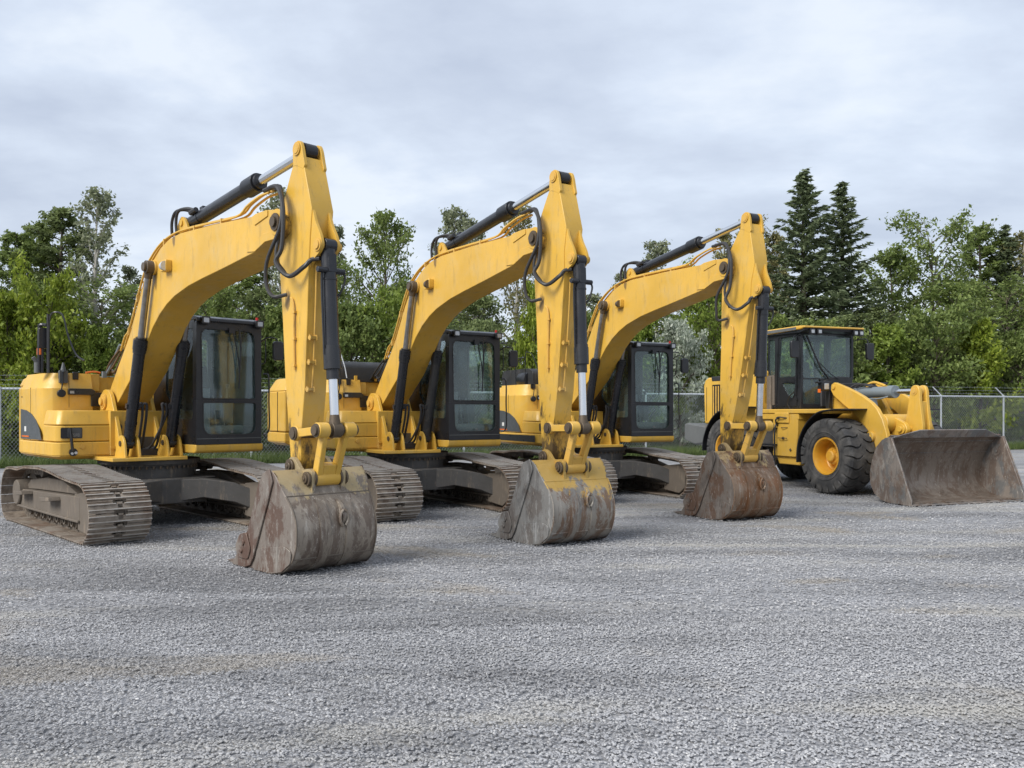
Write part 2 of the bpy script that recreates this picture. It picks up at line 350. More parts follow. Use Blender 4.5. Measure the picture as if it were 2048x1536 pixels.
def build(name, mb, m, parent=None, X=None, bevel=0, smooth=R(32), key=None, keep=False):
    mes = CACHE.get(key) if key else None
    if mes is None:
        me = bpy.data.meshes.new(name); me.from_pydata(mb.v, [], mb.f); me.validate()
        bm0 = bmesh.new(); bm0.from_mesh(me); gs = None if keep else pieces(bm0); mes = []
        for gi_, g in enumerate(gs or [None]):
            bm = bm0.copy() if g is not None else bm0
            if g is not None:
                bm.verts.ensure_lookup_table(); s_ = set(g)
                bmesh.ops.delete(bm, geom=[v for v in bm.verts if v.index not in s_], context='VERTS')
                me = me if gi_ == 0 else bpy.data.meshes.new(name)
            bmesh.ops.recalc_face_normals(bm, faces=bm.faces)
            if bevel:
                es = [e for e in bm.edges if len(e.link_faces) == 2 and e.calc_face_angle(0) > R(28)]
                bmesh.ops.bevel(bm, geom=es, offset=bevel, segments=1, profile=.6, affect='EDGES', clamp_overlap=True)
            for f in bm.faces: f.smooth = True
            for e in bm.edges: e.smooth = (len(e.link_faces) == 2 and e.calc_face_angle(0) < smooth)
            bm.to_mesh(me)
            if g is not None: bm.free()
            me.materials.append(m); mes.append(me)
        if gs: bm0.free()
        if key: CACHE[key] = mes
    X = X if X is not None else Matrix.Identity(4); first = None
    for me in mes:
        o = bpy.data.objects.new(name, me); col.objects.link(o); LM[o] = X
        if parent is not None:
            o.parent = parent; o.matrix_basis = LM.get(parent, Matrix.Identity(4)).inverted() @ X
        else: o.matrix_basis = X
        first = first or o
    return first
def thing(name, label, cat, loc=(0, 0, 0), rz=0, group=None):
    o = bpy.data.objects.new(name, None); col.objects.link(o); o.empty_display_size = .3
    o.location = loc; o.rotation_euler = (0, 0, rz); tag(o, label, cat, group); LM[o] = Matrix.Identity(4); return o
def tag(o, label=None, cat=None, group=None, kind=None):
    for k, v in (('label', label), ('category', cat), ('group', group), ('kind', kind)):
        if v: o[k] = v
    return o
def np_mesh(name, V, F, m, parent=None, smooth=False):
    me = bpy.data.meshes.new(name); V = np.asarray(V, np.float32); F = np.asarray(F, np.int32); k = F.shape[1]
    me.vertices.add(len(V)); me.vertices.foreach_set('co', V.ravel())
    me.loops.add(F.size); me.loops.foreach_set('vertex_index', F.ravel())
    me.polygons.add(len(F)); me.polygons.foreach_set('loop_start', np.arange(0, F.size, k, dtype=np.int32)); me.polygons.foreach_set('loop_total', np.full(len(F), k, np.int32))
    me.update(calc_edges=True); me.materials.append(m)
    o = bpy.data.objects.new(name, me); col.objects.link(o)
    if parent: o.parent = parent
    return o
# ------------------------------------------------------------------ ground
FA = Vector((-16.6, 27.4)); FD = Vector((.9465, .3228)).normalized(); FN = Vector((-FD.y, FD.x))
def fpt(s, off=0): v = FA+FD*s+FN*off; return v
def ground_h(x, y):
    return 0.012*mnoise.noise(Vector((x*.35, y*.9, 0)))
m, t, p = mat('gravel_ground')
tcg = t.nodes.new('ShaderNodeTexCoord')
def vor(scale, feat='F1', out='Color'):
    v = node(t, 'ShaderNodeTexVoronoi', feature=feat, i_Scale=scale, i_Randomness=1.0); t.links.new(tcg.outputs['Object'], v.inputs['Vector']); return v.outputs[out]
v1 = ramp(t, vor(34), [(.2, (.17, .172, .18)), (.55, (.255, .257, .268)), (.85, (.36, .362, .372))])
v2 = ramp(t, vor(75), [(.2, (.17, .172, .18)), (.8, (.33, .332, .342))])
c = mixc(t, .5, v1, v2)
def pattern(c):
    ge = node(t, 'ShaderNodeNewGeometry')
    def pn(sc_, stx, rot, det=6, dist=.6, loc=0):
        mq = node(t, 'ShaderNodeMapping'); mq.inputs['Scale'].default_value = stx; mq.inputs['Rotation'].default_value = (0, 0, rot); mq.inputs['Location'].default_value = (loc, loc*.7, 0)
        t.links.new(ge.outputs['Position'], mq.inputs[0]); q = node(t, 'ShaderNodeTexNoise', i_Scale=sc_, i_Detail=det, i_Roughness=.6, i_Distortion=dist); t.links.new(mq.outputs[0], q.inputs['Vector']); return q.outputs[0]
    c = mixc(t, 1, c, ramp(t, pn(.8, (.28, 1.1, 1), -.3), [(.38, .74), (.50, 1.0), (.64, 1.16)]), 'MULTIPLY')
    c = mixc(t, ramp(t, pn(.7, (.24, 1.0, 1), -.25, 9, 1.1, 5), [(.53, 0.), (.66, .6)]), c, (.40, .385, .35))
    c = mixc(t, ramp(t, pn(.55, (.5, 1.3, 1), .1, 6, .5, 9), [(.56, 0.), (.68, .65)]), c, (.29, .25, .19))
    return c
c = pattern(c)
big = ramp(t, noi(t, .22, 6, .6, (.55, 1.6, 1), dist=.5), [(.36, .9), (.62, 1.08)])
c = mixc(t, 1, c, big, 'MULTIPLY')
tan = ramp(t, noi(t, .35, 7, .65, (.4, 1.8, 1), dist=.4), [(.55, 0.), (.72, .55)])
c = mixc(t, tan, c, (.34, .32, .28))
dk = ramp(t, noi(t, .5, 6, .6, (.5, 1.5, 1)), [(.60, 0.), (.78, .45)])
c = mixc(t, dk, c, (.10, .105, .115))
t.links.new(c, p.inputs['Base Color']); p.inputs['Roughness'].default_value = .85; p.inputs['Specular IOR Level'].default_value = .15
ed = node(t, 'ShaderNodeMath', operation='MINIMUM'); t.links.new(vor(34, out='Distance'), ed.inputs[0]); ed.inputs[1].default_value = .6
b1 = node(t, 'ShaderNodeBump', i_Strength=.7, i_Distance=.012); b1.invert = True; t.links.new(ed.outputs[0], b1.inputs['Height'])
b2 = node(t, 'ShaderNodeBump', i_Strength=.7, i_Distance=.03); t.links.new(noi(t, 9, 6, .65), b2.inputs['Height']); t.links.new(b1.outputs[0], b2.inputs['Normal'])
t.links.new(b2.outputs[0], p.inputs['Normal']); M['gravel'] = m
# one sheet: fine near the camera, coarse out to the horizon
xs = np.concatenate([[-2500, -600, -200, -90, -50], np.arange(-30, 34.1, .8), [55, 95, 210, 620, 2500]])
ys = np.concatenate([[-2500, -300, -60, -15], np.arange(-4, 44.1, .5), [60, 90, 200, 600, 2500]])
V = [(x, y, ground_h(x, y)-.012) for y in ys for x in xs]
nx = len(xs); F = [(j*nx+i, j*nx+i+1, (j+1)*nx+i+1, (j+1)*nx+i) for j in range(len(ys)-1) for i in range(nx-1)]
g = np_mesh('gravel_yard', V, F, M['gravel']); tag(g, kind='structure')
for po in g.data.polygons: po.use_smooth = True
# grass ground beyond the yard edge
m, t, p = mat('grass_ground')
c = mixc(t, ramp(t, noi(t, 1.2, 7, .65), [(.35, 0.), (.7, 1.)]), (.065, .085, .03), (.12, .15, .055))
c = mixc(t, ramp(t, noi(t, .5, 6, .6), [(.55, 0.), (.68, .8)]), c, (.17, .165, .15))
t.links.new(c, p.inputs['Base Color']); p.inputs['Roughness'].default_value = .9; M['turf'] = m
V = []; F = []; ns = 90
for i in range(ns):
    s = -60+i*1.7
    wob = .5*mnoise.noise(Vector((s*.35, 0, 3)))
    for o_, z in ((-1.3+wob, .0045), (-.5, .05), (2, .06), (150, .1)):
        q = fpt(s, o_); V.append((q.x, q.y, z))
for i in range(ns-1):
    for k in range(3): a = i*4+k; F.append((a, a+1, a+5, a+4))
g = np_mesh('grass_verge', V, F, M['turf']); tag(g, kind='structure')
# blades of grass and weeds along the fence
rng = np.random.default_rng(3)
def grass(name, n, smin, smax, omin, omax, h0, h1, m, label, powr=1.6):
    s = rng.uniform(smin, smax, n); o = omin+(omax-omin)*rng.random(n)**powr
    P = np.array([FA.x, FA.y])+np.outer(s, [FD.x, FD.y])+np.outer(o, [FN.x, FN.y])
    a = rng.uniform(0, 6.28, n); h = rng.uniform(h0, h1, n); wd = rng.uniform(.006, .014, n)*1.6; le = rng.normal(0, .3, (n, 2))*h[:, None]
    dx_, dy_ = np.cos(a)*wd, np.sin(a)*wd; z = np.full(n, .0)
    V = np.empty((n, 3, 3)); V[:, 0] = np.c_[P[:, 0]-dx_, P[:, 1]-dy_, z]; V[:, 1] = np.c_[P[:, 0]+dx_, P[:, 1]+dy_, z]; V[:, 2] = np.c_[P+le, h]
    o = np_mesh(name, V.reshape(-1, 3), np.arange(3*n).reshape(-1, 3), m); tag(o, label, 'grass', kind='stuff'); return o
grass('grass_tufts', 90000, -8, 46, -1.5, 9, .08, .42, M['grass'], 'rough green grass growing along the foot of the chain link fence')
# loose stones
def gravel_gn(name, poly, dens, smin, smax, seed, label):
    me = bpy.data.meshes.new(name); me.from_pydata([(x, y, .001) for x, y in poly], [], [tuple(range(len(poly)))])
    o = bpy.data.objects.new(name, me); col.objects.link(o); tag(o, label, 'gravel', kind='stuff')
    ng = bpy.data.node_groups.new(name, 'GeometryNodeTree')
    ng.interface.new_socket('Geometry', in_out='INPUT', socket_type='NodeSocketGeometry'); ng.interface.new_socket('Geometry', in_out='OUTPUT', socket_type='NodeSocketGeometry')
    N = lambda ty: ng.nodes.new(ty); K = ng.links.new
    gi, go = N('NodeGroupInput'), N('NodeGroupOutput')
    d = N('GeometryNodeDistributePointsOnFaces'); d.inputs['Density'].default_value = dens; d.inputs['Seed'].default_value = seed; K(gi.outputs[0], d.inputs['Mesh'])
    tx = N('ShaderNodeTexNoise'); tx.inputs['Scale'].default_value = .9; tx.inputs['Detail'].default_value = 4
    pos = N('GeometryNodeInputPosition'); mpn = N('ShaderNodeVectorMath'); mpn.operation = 'MULTIPLY'; mpn.inputs[1].default_value = (.5, 1.6, 1); K(pos.outputs[0], mpn.inputs[0]); K(mpn.outputs[0], tx.inputs['Vector'])
    mr = N('ShaderNodeMapRange'); mr.inputs[1].default_value = .43; mr.inputs[2].default_value = .55; mr.inputs[3].default_value = dens*.06; mr.inputs[4].default_value = dens
    K(tx.outputs[0], mr.inputs[0]); K(mr.outputs[0], d.inputs['Density'])
    ic = N('GeometryNodeMeshIcoSphere'); ic.inputs['Radius'].default_value = .5; ic.inputs['Subdivisions'].default_value = 1
    st = N('GeometryNodeSetPosition'); rv = N('FunctionNodeRandomValue'); rv.data_type = 'FLOAT_VECTOR'; rv.inputs[0].default_value = (-.11,)*3; rv.inputs[1].default_value = (.11,)*3; rv.inputs['Seed'].default_value = seed+5
    K(ic.outputs[0], st.inputs[0]); K(rv.outputs[0], st.inputs['Offset'])
    sm = N('GeometryNodeSetMaterial'); sm.inputs['Material'].default_value = M['stone']; K(st.outputs[0], sm.inputs[0])
    ip = N('GeometryNodeInstanceOnPoints'); K(d.outputs[0], ip.inputs['Points']); K(sm.outputs[0], ip.inputs['Instance'])
    r1 = N('FunctionNodeRandomValue'); r1.data_type = 'FLOAT_VECTOR'; r1.inputs[0].default_value = (-.35, -.35, 0); r1.inputs[1].default_value = (.35, .35, 6.28); r1.inputs['Seed'].default_value = seed+1
    K(r1.outputs[0], ip.inputs['Rotation'])
    r2 = N('FunctionNodeRandomValue'); r2.data_type = 'FLOAT_VECTOR'; r2.inputs[0].default_value = (smin, smin*.7, smin*.26); r2.inputs[1].default_value = (smax, smax*.7, smax*.32); r2.inputs['Seed'].default_value = seed+2
    K(r2.outputs[0], ip.inputs['Scale']); K(ip.outputs[0], go.inputs[0])
    md = o.modifiers.new('stones', 'NODES'); md.node_group = ng; return o
m, t, p = mat('loose_stone')
oi = node(t, 'ShaderNodeObjectInfo'); 
c = ramp(t, oi.outputs['Random'], [(0., (.20, .20, .208)), (.4, (.275, .277, .288)), (.85, (.345, .347, .357)), (.985, (.42, .415, .41)), (1., (.56, .55, .54))])
c = pattern(c)
t.links.new(c, p.inputs['Base Color']); p.inputs['Roughness'].default_value = .8; M['stone'] = m
gravel_gn('gravel_stones', [(-4.6, 3.3), (4.6, 3.3), (6.9, 7.2), (-6.9, 7.2)], 4200, .012, .028, 1, 'loose grey crushed stone across the near yard')
gravel_gn('gravel_stones', [(-6.9, 7.2), (6.9, 7.2), (10.5, 13), (-10.5, 13)], 1400, .016, .033, 11, 'finer looking grey stones around the nearest bucket')
gravel_gn('gravel_stones', [(-10.5, 13), (10.5, 13), (16, 21), (-16, 21)], 340, .022, .044, 21, 'scattered grey stones beneath the parked machines')
# a low ridge of rusty sand thrown up between the machines and the loader is part of the yard tone

# ------------------------------------------------------------------ excavators
YB = -.2
def rotxz(a, piv):   # rotation of the (x,z) plane by a about piv
    return Matrix.Translation((piv[0], 0, piv[1])) @ Matrix.Rotation(-a, 4, 'Y') @ Matrix.Translation((-piv[0], 0, -piv[1]))
def pt(X, p, y=YB): v = X @ Vector((p[0], y, p[1])); return (v.x, v.z)
def aim(a, b, y):    # matrix taking local +X to the direction a->b at (a, y)
    an = math.atan2(b[1]-a[1], b[0]-a[0]); return Matrix.Translation((a[0], y, a[1])) @ Matrix.Rotation(-an, 4, 'Y')
def circ(A, ra, B, rb, side=1):
    d = math.dist(A, B); x = (ra*ra-rb*rb+d*d)/(2*d); h = math.sqrt(max(ra*ra-x*x, 0)); ux, uz = (B[0]-A[0])/d, (B[1]-A[1])/d
    return (A[0]+ux*x-uz*h*side, A[1]+uz*x+ux*h*side)
FOOT = (-.46, 1.9); TIP = (4.85, 3.885); BPIN = (5.14, 1.12); LPIN = (5.22, 1.49); PPIN = (5.69, 1.53); KPIN = (5.5, 1.0)
BOOM = [(-.60, 1.90), (-.58, 1.99), (-.50, 2.06), (-.16, 2.40), (.2, 2.74), (.42, 2.96), (.62, 3.22), (.84, 3.52), (1.07, 3.77), (1.28, 3.92), (1.55, 4.06), (1.84, 4.14), (2.2, 4.165),
        (3.21, 4.12), (4.25, 4.05), (4.34, 4.07), (4.60, 4.07), (4.80, 4.04), (4.93, 3.97), (5.01, 3.86), (4.97, 3.75), (4.86, 3.70), (4.6, 3.70), (4.35, 3.62), (3.52, 3.53),
        (2.9, 3.47), (2.47, 3.42), (2.02, 3.33), (1.75, 3.24), (1.5, 3.12), (1.25, 2.95), (1.0, 2.72), (.6, 2.36), (.2, 2.1), (-.04, 1.94), (-.24, 1.80), (-.44, 1.76), (-.55, 1.80)]
STICK = [(5.045, 4.52), (4.95, 4.36), (4.83, 4.15), (4.75, 3.9), (4.72, 3.66), (4.75, 3.3), (4.81, 2.8), (4.87, 2.1), (4.95, 1.5), (4.99, 1.2), (5.03, 1.06), (5.12, 1.0), (5.19, 1.03), (5.21, 1.2),
         (5.23, 1.58), (5.29, 1.97), (5.345, 2.75), (5.38, 3.39), (5.40, 3.66), (5.44, 3.97), (5.24, 4.58), (5.12, 4.62)]
TRK = [(-1.72, .0), (-1.92, .08), (-2.03, .25), (-2.05, .46), (-1.97, .68), (-1.78, .83), (-1.5, .87), (-1.1, .87), (-.75, .915), (-.3, .93), (.08, .935), (.5, .91), (1.0, .86), (1.5, .825), (1.85, .80),
       (2.06, .70), (2.19, .54), (2.225, .36), (2.15, .16), (2.0, .04), (1.85, .0), (1.2, .0), (.5, .0), (-.2, .0), (-.9, .0)]
def resample(P, n):
    Q = catmull(P+[P[0]], 10); Q = [Vector((q[0], q[1], 0)) for q in Q] if len(Q[0]) == 3 else Q
    L_ = [0]
    for i in range(1, len(Q)): L_.append(L_[-1]+(Q[i]-Q[i-1]).length)
    out = []
    for k in range(n):
        s = L_[-1]*k/n; i = max(j for j in range(len(L_)) if L_[j] <= s+1e-9); i = min(i, len(Q)-2)
        f = (s-L_[i])/(L_[i+1]-L_[i]); q = Q[i].lerp(Q[i+1], f); d = (Q[i+1]-Q[i]).normalized(); out.append((q.x, q.y, d.x, d.y))
    return out, L_[-1]
TRKP = [Vector((a, b, 0)) for a, b in TRK]

def shoe_mb(pitch, hw=.395):
    b = MB(); h = pitch/2-.004
    # plate in two halves with a narrower middle, so that the row shows square holes
    for s in (-1, 1):
        b.box(-h, h, *(sorted((s*.085, s*hw))), -.004, .014)
    b.box(-h*.62, h*.62, -.085, .085, -.004, .013)
    b.box(-h, h*.1, -.03, .03, -.004, .013)
    for k, x in enumerate((-pitch*.30, pitch*.20)):
        pr = [(x-.011, .012), (x-.006, .037), (x+.006, .037), (x+.011, .012)]
        if k == 1: b.prism(pr, -hw, hw)
        else:
            b.prism(pr, -hw, -.055); b.prism(pr, .055, hw)
    return b
def track(root, ysgn):
    yc = ysgn*1.212; out = ysgn
    # track frame: side plate with bevelled crown, skirts, guards and step brackets
    fr = MB()
    prof = [(-1.62, .30), (-1.62, .52), (-1.2, .62), (-.6, .70), (.3, .70), (.98, .58), (1.35, .60), (1.35, .22), (1.0, .22)]
    A = [Vector((x, yc-.20, z)) for x, z in prof]; B = [Vector((x, yc+.20, z)) for x, z in prof]
    prof2 = [(-1.62, .24), (-1.62, .50), (1.35, .58), (1.35, .24)]
    fr.prism(prof2, yc-.24, yc+.24)
    top = [(-1.6, .50), (-.95, .53), (1.0, .58), (.9, .60), (.3, .735), (-.5, .735), (-1.3, .66)]
    fr.prism(top, yc-.15, yc+.15)
    for s in (-1, 1):
        fr.box(-1.62, 1.35, yc+s*.25-.02, yc+s*.25+.02, .225, .262)
        fr.box(1.05, 1.88, *(sorted((yc+s*.17, yc+s*.215))), .20, .60)
        fr.prism([(1.25, .12), (1.25, .62), (1.82, .68), (1.95, .55), (1.95, .22), (1.75, .08)], *(sorted((yc+s*.215, yc+s*.235))))
    o = build('track_frame', fr, M['frame'], root, bevel=.012, key=f'tf{ysgn}')
    br = MB()
    for x in (-1.15, .2):
        br.prism([(x, .44), (x+.34, .47), (x+.30, .52), (x-.12, .50), (x-.16, .46)], *(sorted((yc+ysgn*.24, yc+ysgn*.40))))
    build('step_bracket', br, M['frame'], o, bevel=.006, key=f'sb{ysgn}')
    # idler in front, sprocket and final drive at the back
    b = MB(); prof = [(.05, -.10), (.30, -.10), (.335, -.06), (.335, -.03), (.30, -.02), (.30, .02), (.335, .03), (.335, .06), (.30, .10), (.05, .10)]
    b.lathe(prof, (1.80, yc, .40), (0, 1, 0), 28); build('idler_wheel', b, M['frame'], o, key=f'id{ysgn}')
    b = MB(); b.lathe([(.04, -.20), (.20, -.20), (.21, -.05), (.30, -.04), (.30, .04), (.21, .05), (.20, .27), (.185, .285), (.0, .285)] if ysgn > 0 else [(.0, -.285), (.185, -.285), (.20, -.27), (.21, -.05), (.30, -.04), (.30, .04), (.21, .05), (.20, .2), (.04, .2)], (-1.60, yc, .45), (0, 1, 0), 28)
    for k in range(11):
        a = 2*math.pi*k/11; c = Vector((-1.60+.33*math.cos(a), yc, .45+.33*math.sin(a)))
        b.box(-.03, .05, -.03, .03, -.035, .035, Matrix.Translation(c) @ Matrix.Rotation(-a, 4, 'Y'))
    build('drive_sprocket', b, M['frame'], o, key=f'sp{ysgn}')
    for k in range(8):
        x = -1.18+k*.335; b = MB()
        b.lathe([(.03, -.19), (.055, -.19), (.055, -.15), (.095, -.145), (.095, -.08), (.07, -.07), (.07, .07), (.095, .08), (.095, .145), (.055, .15), (.055, .19), (.03, .19), (0, .19)], (0, 0, 0), (0, 1, 0), 16)
        build('track_roller', b, M['frame'], o, X=Matrix.Translation((x, yc, .175)), key='roller')
    for x in (-.75, .62):
        b = MB(); b.lathe([(0, -.15), (.04, -.15), (.085, -.14), (.085, -.04), (.06, -.03), (.06, .03), (.085, .04), (.085, .14), (.04, .15), (0, .15)], (0, 0, 0), (0, 1, 0), 16)
        b.box(-.04, .04, -.05, .05, -.2, 0)
        build('carrier_roller', b, M['frame'], o, X=Matrix.Translation((x, yc, .80 if x > 0 else .815)), key='carrier')
    # chain links and shoes
    n = 64; pts, Ln = resample(TRK_SH, n); pitch = Ln/n
    ch = MB()
    for (x, z, dx_, dz_) in pts:
        nx_, nz_ = dz_, -dx_      # outward normal (path runs clockwise seen from +y)
        nx_, nz_ = -nx_, -nz_
        T = Matrix(((dx_, 0, nx_, x), (0, 1, 0, yc), (dz_, 0, nz_, z), (0, 0, 0, 1)))
        for s in (-1, 1):
            ch.box(-pitch*.47, pitch*.47, s*.075-.02, s*.075+.02, -.088, -.004, T)
        ch.cyl(T @ Vector((-pitch*.5, -.10, -.05)), T @ Vector((-pitch*.5, .10, -.05)), .026, n=8)
    c = build('track_chain', ch, M['frame'], root, key=f'ch{ysgn}', keep=True)
    for (x, z, dx_, dz_) in pts:
        nx_, nz_ = -dz_, dx_
        T = Matrix(((dx_, 0, nx_, x), (0, 1, 0, yc), (dz_, 0, nz_, z), (0, 0, 0, 1)))
        build('track_shoe', None if 'shoe' in CACHE else shoe_mb(pitch), M['shoe'], c, X=T, key='shoe', keep=True)
# path of the plates: orient so the outward normal of (dx,dz) rotated +90deg points out
TRK_SH = [Vector((a, b, 0)) for a, b in TRK]
# keep grousers on the ground: plates sit 36 mm inside the outline
_c = Vector((.08, .45, 0))
def inset(P, d):
    out = []; n = len(P)
    for i in range(n):
        a, b, c = P[i-1], P[i], P[(i+1) % n]; tg = (c-a).normalized(); nm = Vector((-tg.y, tg.x, 0))
        out.append(b-nm*d)
    return out
TRK_SH = inset(TRK_SH, .037)

def lamp(root, c, w_=.09, h_=.075, d=.05, parent=None):
    b = MB(); x, y, z = c; b.prism(rp([(y-w_/2, z-h_/2), (y+w_/2, z-h_/2), (y+w_/2, z+h_/2), (y-w_/2, z+h_/2)], .015, 3), x-d, x, 'x')
    o = build('work_light', b, M['black'], parent or root, bevel=.004)
    b = MB(); b.prism(rp([(y-w_*.31, z-h_*.31), (y+w_*.31, z-h_*.31), (y+w_*.31, z+h_*.31), (y-w_*.31, z+h_*.31)], .012, 3), x, x+.006, 'x')
    build('lens', b, M['lens'], o); return o

def cab(root, mirror=None):
    x0, x1, y0, y1, z0, z1 = -.60, 1.06, .29, 1.36, 1.23, 3.17
    fl = MB(); fl.box(x0, x1-.02, y0+.02, y1-.02, z0, z0+.10)
    fl.box(x0+.02, x0+.5, y0+.1, y1-.1, z0+.1, z0+.42)
    c = build('cab_floor', fl, M['black'], root, bevel=.01, key='cabfloor')
    # front frame with two openings
    fo = [(y0, z0), (y1, z0), (y1, z1), (y0, z1)]
    b = MB()
    up = [(.375, 1.93), (1.27, 1.93), (1.255, 3.02), (.355, 3.02)]; lo = [(.40, 1.37), (1.275, 1.37), (1.28, 1.885), (.385, 1.885)]
    mid = 1.907
    b.ring(rp([(y0, mid), (y1, mid), (y1, z1-.02), (y0, z1-.02)], [.002, .002, .06, .06]), rp(up, [.03, .03, .14, .12]), x1-.07, x1, 'x')
    b.ring(rp([(y0, z0), (y1, z0), (y1, mid-.001), (y0, mid-.001)], .002), rp(lo, [.14, .14, .03, .03]), x1-.07, x1, 'x')
    fr = build('cab_front_frame', b, M['black'], root, bevel=.008, key='cabff')
    b = MB(); b.ring(rp(up, [.03, .03, .14, .12]), rp([(.39, 1.945), (1.255, 1.945), (1.24, 3.005), (.37, 3.005)], [.03, .03, .13, .11]), x1-.005, x1+.006, 'x')
    b.ring(rp(lo, [.14, .14, .03, .03]), rp([(.415, 1.385), (1.26, 1.385), (1.265, 1.87), (.40, 1.87)], [.13, .13, .03, .03]), x1-.005, x1+.006, 'x')
    build('window_seal', b, M['black_dusty'], fr, key='cabseal')
    b = MB(); b.prism(rp(up, [.03, .03, .14, .12]), x1-.045, x1-.039, 'x'); build('windscreen', b, M['glass'], root, key='cabws')
    b = MB(); b.prism(rp(lo, [.14, .14, .03, .03]), x1-.045, x1-.039, 'x'); build('lower_windscreen', b, M['glass'], root, key='cabwl')
    # sides
    sl = [(x0, z0), (x1-.071, z0), (x1-.071, z1-.03), (x0, z1-.03)]
    for nm, y in (('cab_right_side', y0), ('cab_left_side', y1-.05)):
        wb = [(.42, 1.62), (x1-.13, 1.62), (x1-.13, 3.02), (.12, 3.02)] if y == y0 else [(-.05, 1.5), (x1-.15, 1.5), (x1-.15, 3.02), (-.05, 3.02)]
        wb = [(-.10, 2.05), (.42, 1.62), (x1-.13, 1.62), (x1-.13, 3.02), (-.02, 3.02)] if y == y0 else wb
        ou = sl if len(wb) == 4 else [(x0, z0), (.40, z0), (x1-.071, z0), (x1-.071, z1-.03), (x0, z1-.03)]
        b = MB(); b.ring(rp(ou, .002), rp(wb, .07), y, y+.05, 'y')
        s = build(nm, b, M['black'], root, bevel=.006, key='side'+nm)
        b = MB(); b.prism(rp(wb, .07), y+.02, y+.026, 'y'); build('side_window', b, M['glass'], s, key='sw'+nm)
    b = MB(); b.ring(rp([(y0+.05, z0), (y1-.05, z0), (y1-.05, z1-.03), (y0+.05, z1-.03)], .002), rp([(y0+.16, 1.95), (y1-.16, 1.95), (y1-.16, 2.98), (y0+.16, 2.98)], .08), x0, x0+.05, 'x')
    s = build('cab_rear_wall', b, M['black'], root, key='cabrear')
    b = MB(); b.prism(rp([(y0+.16, 1.95), (y1-.16, 1.95), (y1-.16, 2.98), (y0+.16, 2.98)], .08), x0+.02, x0+.026, 'x'); build('rear_window', b, M['glass'], s, key='cabrw')
    # roof with visor
    b = MB(); b.prism([(x0-.01, z1-.03), (x0-.01, z1+.02), (x0+.2, z1+.045), (x1-.1, z1+.04), (x1+.05, z1-.0), (x1+.06, z1-.055), (x1, z1-.055), (x1-.02, z1-.03)], y0-.005, y1+.005)
    build('cab_roof', b, M['black'], root, bevel=.012, key='cabroof')
    lamp(root, (x1+.105, .40, 3.13), .135, .115, .09); lamp(root, (x1+.105, 1.285, 3.13), .135, .115, .09)
    b = MB(); b.cyl((x1-.05, 1.31, 3.19), (x1-.05, 1.31, 3.245), .022, n=10); build('marker_light', b, M['red'], root, key='mkl')
    # wiper and grab bar
    b = MB(); b.hose([(x1+.025, .86, 3.0), (x1+.03, .93, 2.7), (x1+.03, .97, 2.4), (x1+.03, .965, 2.1)], .010, 6); b.hose([(x1+.03, .97, 3.02), (x1+.035, .99, 2.75), (x1+.035, .97, 2.35)], .014, 6)
    b.hose([(x1+.03, 1.06, 3.02), (x1+.03, 1.0, 2.8), (x1+.03, .975, 2.45)], .008, 6); b.box(x1, x1+.035, .80, .90, 2.96, 3.04)
    build('wiper', b, M['black'], root, key='wiper')
    b = MB(); b.hose([(x1-.02, 1.40, 2.35), (x1+.05, 1.46, 2.3), (x1+.06, 1.46, 1.9), (x1+.06, 1.46, 1.45), (x1-.02, 1.39, 1.36)], .013, 6); build('grab_bar', b, M['black'], root, key='grab')
    b = MB(); b.box(x1, x1+.006, y0+.01, y1-.01, 1.315, 1.325); b.cyl((x1, .86, 1.42), (x1+.02, .86, 1.42), .018, n=10)
    build('cab_trim', b, M['grey'], root, key='ctrim')
    # yellow sill under the cab
    b = MB(); b.prism([(x0, 1.10), (x1-.05, 1.10), (x1, 1.135), (x1, 1.228), (x0, 1.228)], y0-.01, y1+.03); build('cab_sill', b, M['yellow'], root, bevel=.012, key='csill')
    # interior
    b = MB(); b.box(-.25, .25, .58, 1.06, 1.62, 1.76); b.prism(rp([(-.32, 1.72), (-.14, 1.72), (-.22, 2.5), (-.36, 2.5)], .04), .60, 1.04); b.prism(rp([(-.36, 2.5), (-.26, 2.5), (-.28, 2.72), (-.37, 2.72)], .03), .70, .94)
    b.box(-.2, .2, .64, 1.0, 1.4, 1.62)
    build('driver_seat', b, M['seat'], root, bevel=.03, key='seat')
    b = MB()
    for y in (.46, 1.12): b.box(-.15, .42, y-.07, y+.07, 1.55, 1.93); b.cyl((.32, y, 1.9), (.36, y, 2.12), .02, n=8); b.cyl((.36, y, 2.12), (.37, y, 2.19), .035, n=8)
    b.cyl((.75, .76, 1.35), (.60, .76, 2.0), .014, n=8); b.cyl((.75, .90, 1.35), (.60, .90, 2.0), .014, n=8); b.box(.55, .85, .45, .60, 1.33, 2.1)
    b.cyl((.80, .55, 1.45), (.80, 1.15, 1.45), .07, n=12)
    build('controls', b, M['interior'], root, bevel=.01, key='ctrl')
    # mirror on the left
    b = MB(); b.hose([(x1-.05, y1, 2.85), (x1+.02, y1+.1, 2.93), (x1+.02, y1+.25, 2.92), (x1+.02, y1+.28, 2.85)], .012, 6); b.hose([(x1-.05, y1, 2.5), (x1+.02, y1+.06, 2.55), (x1+.02, y1+.06, 2.9)], .009, 6)
    m_ = build('mirror_arm', b, M['black'], root, key='marm')
    b = MB(); b.prism(rp([(y1+.19, 2.57), (y1+.37, 2.57), (y1+.37, 2.88), (y1+.19, 2.88)], .05), x1-.01, x1+.06, 'x'); build('mirror_head', b, M['black'], m_, bevel=.012, key='mhead')

